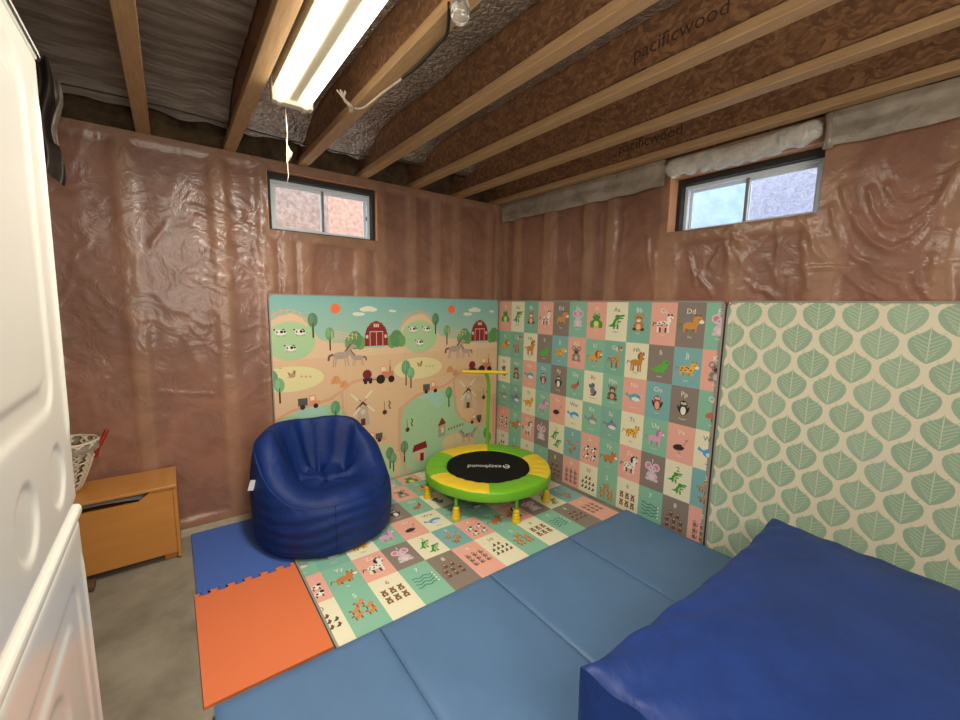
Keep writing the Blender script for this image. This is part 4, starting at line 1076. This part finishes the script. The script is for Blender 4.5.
# front board with a scooped hand slot in its top edge
fr = [(bx0+.018, z0), (bx1-.018, z0), (bx1-.018, z1), (-2.685, z1), (-2.74, z1-.045), (-3.12, z1-.045), (-3.17, z1), (bx0+.018, z1)]
m.face([(x, by0, z) for x, z in fr]); m.face([(x, by0+.016, z) for x, z in fr[::-1]])
for i in range(len(fr)):
    a, b = fr[i-1], fr[i]; m.face([(a[0], by0, a[1]), (b[0], by0, b[1]), (b[0], by0+.016, b[1]), (a[0], by0+.016, a[1])])
m.build('front_panel', M_birch, ch)
for x0_, x1_ in ((bx0, bx0+.017), (bx1-.017, bx1)):
    m = MB(); m.box(x0_, x1_, by0+.001, by1, .012, z1, bev=.002); m.build('side_panel', M_birch, ch)
m = MB(); m.box(bx0+.018, bx1-.018, by1-.014, by1, z0, z1); m.build('back_panel', M_birch, ch)
m = MB(); m.box(bx0+.018, bx1-.018, by0+.018, by1-.016, z0+.01, z0+.022); m.build('bottom_panel', M_birch, ch)
m = MB(); m.box(bx0, bx1+.002, by0-.012, by1, z1+.001, z1+.018, bev=.003); m.build('lid', M_birch, ch)
for x in (-3.3, -2.62):
    m = MB(); m.box(x-.03, x+.03, by0+.03, by1-.02, .001, .045, bev=.003); m.build('foot', M_birch, ch)
m = MB(); m.grid(lambda a, b: (-3.12+.42*a, by0+.035+.18*b, .375+.018*sin(a*3)+.02*b), 12, 4)
tag(m.build('board_game', M_vinylw), 'pale flat item peeking out of the toy chest slot', 'toy')
m = MB(); m.box(-2.985, -2.93, -.42, -.35, .001, .035, bev=.006)
tag(m.build('wood_block', M_ins), 'small worn brown block on the concrete in front of the toy chest', 'block')

# ------------------------------------------------------------------ basket
kc = (-3.055, -.17, .4445)
kb = empty('basket', kc, 'cream woven cord basket with a red handle standing on the toy chest', 'basket')
m = MB()
NR, NS = 5, 14
def kr(t): return .07+.10*t**.8
for s in range(NS):
    for dirn in (-1, 1):
        pts = []
        for k in range(NR*2+1):
            t = k/(NR*2); a = 2*pi*s/NS+dirn*(.12 if k % 2 else -.12)+dirn*.0
            pts.append((kc[0]+kr(t)*cos(a), kc[1]+kr(t)*sin(a)*.8, kc[2]+.004+.265*t))
        m.tube(pts, .0075, n=6)
for k in range(6):
    t = k/5; m.tube([(kc[0]+kr(t)*cos(2*pi*j/30), kc[1]+kr(t)*.8*sin(2*pi*j/30), kc[2]+.005+.265*t) for j in range(31)], .0045 if k < 5 else .007, n=6, cap=False)
m.build('woven_side', M_wick, kb)
m = MB(); m.lathe([(0, .003), (.075, .003), (.078, .1), (.10, .15)], kc, n=20); m.build('lining', M_wick, kb)
m = MB(); m.grid(lambda a, b: (kc[0]+(kr(1)+.004*sin(a*40))*cos(2*pi*a), kc[1]+kr(1)*.8*sin(2*pi*a), kc[2]+.225+.055*b+.006*sin(a*50)*b), 60, 3, closed=True); m.build('fabric_rim', M_filmw, kb)
m = MB()
m.tube(smooth_pts([(-2.905, -.17, .62), (-2.893, -.175, .66), (-2.868, -.17, .71), (-2.848, -.165, .755)]), .010, n=8); m.build('handle', M_red, kb)

# ------------------------------------------------------------------ laundry machines
LX = -2.75
def machine(name, x0, x1, y0, y1, z0, z1, label, cat):
    r_ = empty(name, ((x0+x1)/2, (y0+y1)/2, z0), label, cat, 'stacked laundry machines')
    return r_
lx0 = LX-.69
ly0, ly1 = -2.50, -1.735
def ridge(m, pts, w, h, face):
    """raised pressed rib on the side panel (plane x = face), pts in (y, z)"""
    for a, b in zip(pts, pts[1:]):
        dx, dz = b[0]-a[0], b[1]-a[1]; l = hypot(dx, dz) or 1; n_ = (-dz/l, dx/l)
        prof = [(-w, 0), (-w*.5, h*.8), (0, h), (w*.5, h*.8), (w, 0)]
        for (p, hp_), (q, hq) in zip(prof, prof[1:]):
            m.face([(face+hp_, a[0]+n_[0]*p, a[1]+n_[1]*p), (face+hp_, b[0]+n_[0]*p, b[1]+n_[1]*p), (face+hq, b[0]+n_[0]*q, b[1]+n_[1]*q), (face+hq, a[0]+n_[0]*q, a[1]+n_[1]*q)], smooth=True)
def pressed(x, y0, y1, z0, z1, shapes, lean=0):
    """side panel sheet with pressed relief, shapes = list of (fn(y,z)->signed height)"""
    m = MB()
    def fn(a, b):
        y = y0+(y1-y0)*a; z = z0+(z1-z0)*b
        h = 0
        for s in shapes: h += s(y, z)
        e = min(y-y0, y1-y, z-z0, z1-z)
        return (x+h-.010*exp(-e/.006)+lean*(z-z0), y, z)
    m.grid(fn, 200, 220)
    return m
def rr_sd(y, z, yc, zc, hw, hh, r):
    dx = abs(y-yc)-hw+r; dz = abs(z-zc)-hh+r
    return hypot(max(dx, 0), max(dz, 0))+min(max(dx, dz), 0)-r
def step(d, w): return 1/(1+math.exp(max(-40, min(40, d/w))))
yc = (ly0+ly1)/2
dry_shapes = [lambda y, z: -.005*step(rr_sd(y, z, yc-.03, 1.56, .27, .33, .07), .004),
              lambda y, z: .006*step(rr_sd(y, z, yc-.03, 1.56, .22, .28, .05), .004),
              lambda y, z: .005*exp(-((y-(ly1-.045))/.008)**2)*step(abs(z-1.5)-.36, .01),
              lambda y, z: -.006*step(hypot((y-(-1.90)), (z-1.085))-.062, .003), lambda y, z: -.006*step(hypot((y-(-2.13)), (z-1.085))-.062, .003),
              lambda y, z: -.006*step(hypot((y-(-2.36)), (z-1.085))-.062, .003)]
was_shapes = [lambda y, z: -.005*step(rr_sd(y, z, yc+.0, .46, .28, .36, .06), .004),
              lambda y, z: .005*step(rr_sd(y, z, yc+.0, .46, .22, .31, .06), .004),
              lambda y, z: -.006*step(rr_sd(y, z, yc-.03, .45, .12, .28, .10), .004),
              lambda y, z: .004*exp(-((y-(ly1-.035))/.008)**2)*step(abs(z-.5)-.34, .01)]
wm = machine('washing_machine', lx0, LX, ly0, ly1, 0, .955, 'white washing machine at the left edge, lower of the stacked pair', 'washing machine')
pressed(LX+.006, ly0, ly1, .03, .925, was_shapes).build('side_panel', M_white, wm)
m = MB(); m.box(lx0, LX-.022, ly0, ly1, .03, .925, bev=.006); m.build('cabinet', M_white, wm)
m = MB(); m.box(lx0-.004, LX+.012, ly0-.006, ly1+.006, .930, .960, bev=.012, seg=4); m.build('top_lip', M_white, wm)
m = MB(); m.lathe([(0, 0), (.16, .02), (.2, .03), (.21, 0)], (0, 0, 0), n=40)
for i_, v in enumerate(m.v): m.v[i_] = ((lx0+LX)/2+v[0], ly1+v[2], .50+v[1])
dd_ = m.build('door', M_vinylw, wm)
for x in (lx0+.06, LX-.06):
    for y in (ly0+.06, ly1-.06):
        m = MB(); m.tube([(x, y, .001), (x, y, .031)], .022, n=12); m.build('foot', M_black, wm)
dm = machine('clothes_dryer', lx0, LX, ly0, ly1, .965, 1.99, 'white clothes dryer at the left edge, stacked on the washing machine', 'dryer')
pressed(LX+.006, ly0, ly1, .968, 1.955, dry_shapes, lean=.018).build('side_panel', M_white, dm)
m = MB(); m.box(lx0, LX-.022, ly0, ly1, .966, 1.955, bev=.006); m.build('cabinet', M_white, dm)
m = MB()
m.grid(lambda a, b: (LX+.020+.008*cos(b*pi/2)-.0, ly0-.004+(ly1-ly0+.008)*a, 1.957+.020*sin(b*pi/2)), 4, 6)
m.box(lx0-.004, LX+.024, ly0-.004, ly1+.004, 1.95, 1.975, bev=.006, seg=3); m.build('top_panel', M_white, dm)
m = MB(); m.lathe([(0, 0), (.16, .02), (.2, .03), (.21, 0)], (0, 0, 0), n=40)
for i_, v in enumerate(m.v): m.v[i_] = ((lx0+LX)/2+v[0], ly1+v[2], 1.45+v[1])
m.build('door', M_vinylw, dm)

# ------------------------------------------------------------------ light
w = bpy.data.worlds.new('world'); S.world = w; w.use_nodes = True
bg = w.node_tree.nodes['Background']; bg.inputs['Color'].default_value = (.84, .92, 1, 1); bg.inputs['Strength'].default_value = 9.0
S.view_settings.view_transform = 'Standard'
S.view_settings.look = 'None'
S.view_settings.exposure = 0.0
S.cycles.use_denoising = True
S.cycles.max_bounces = 8
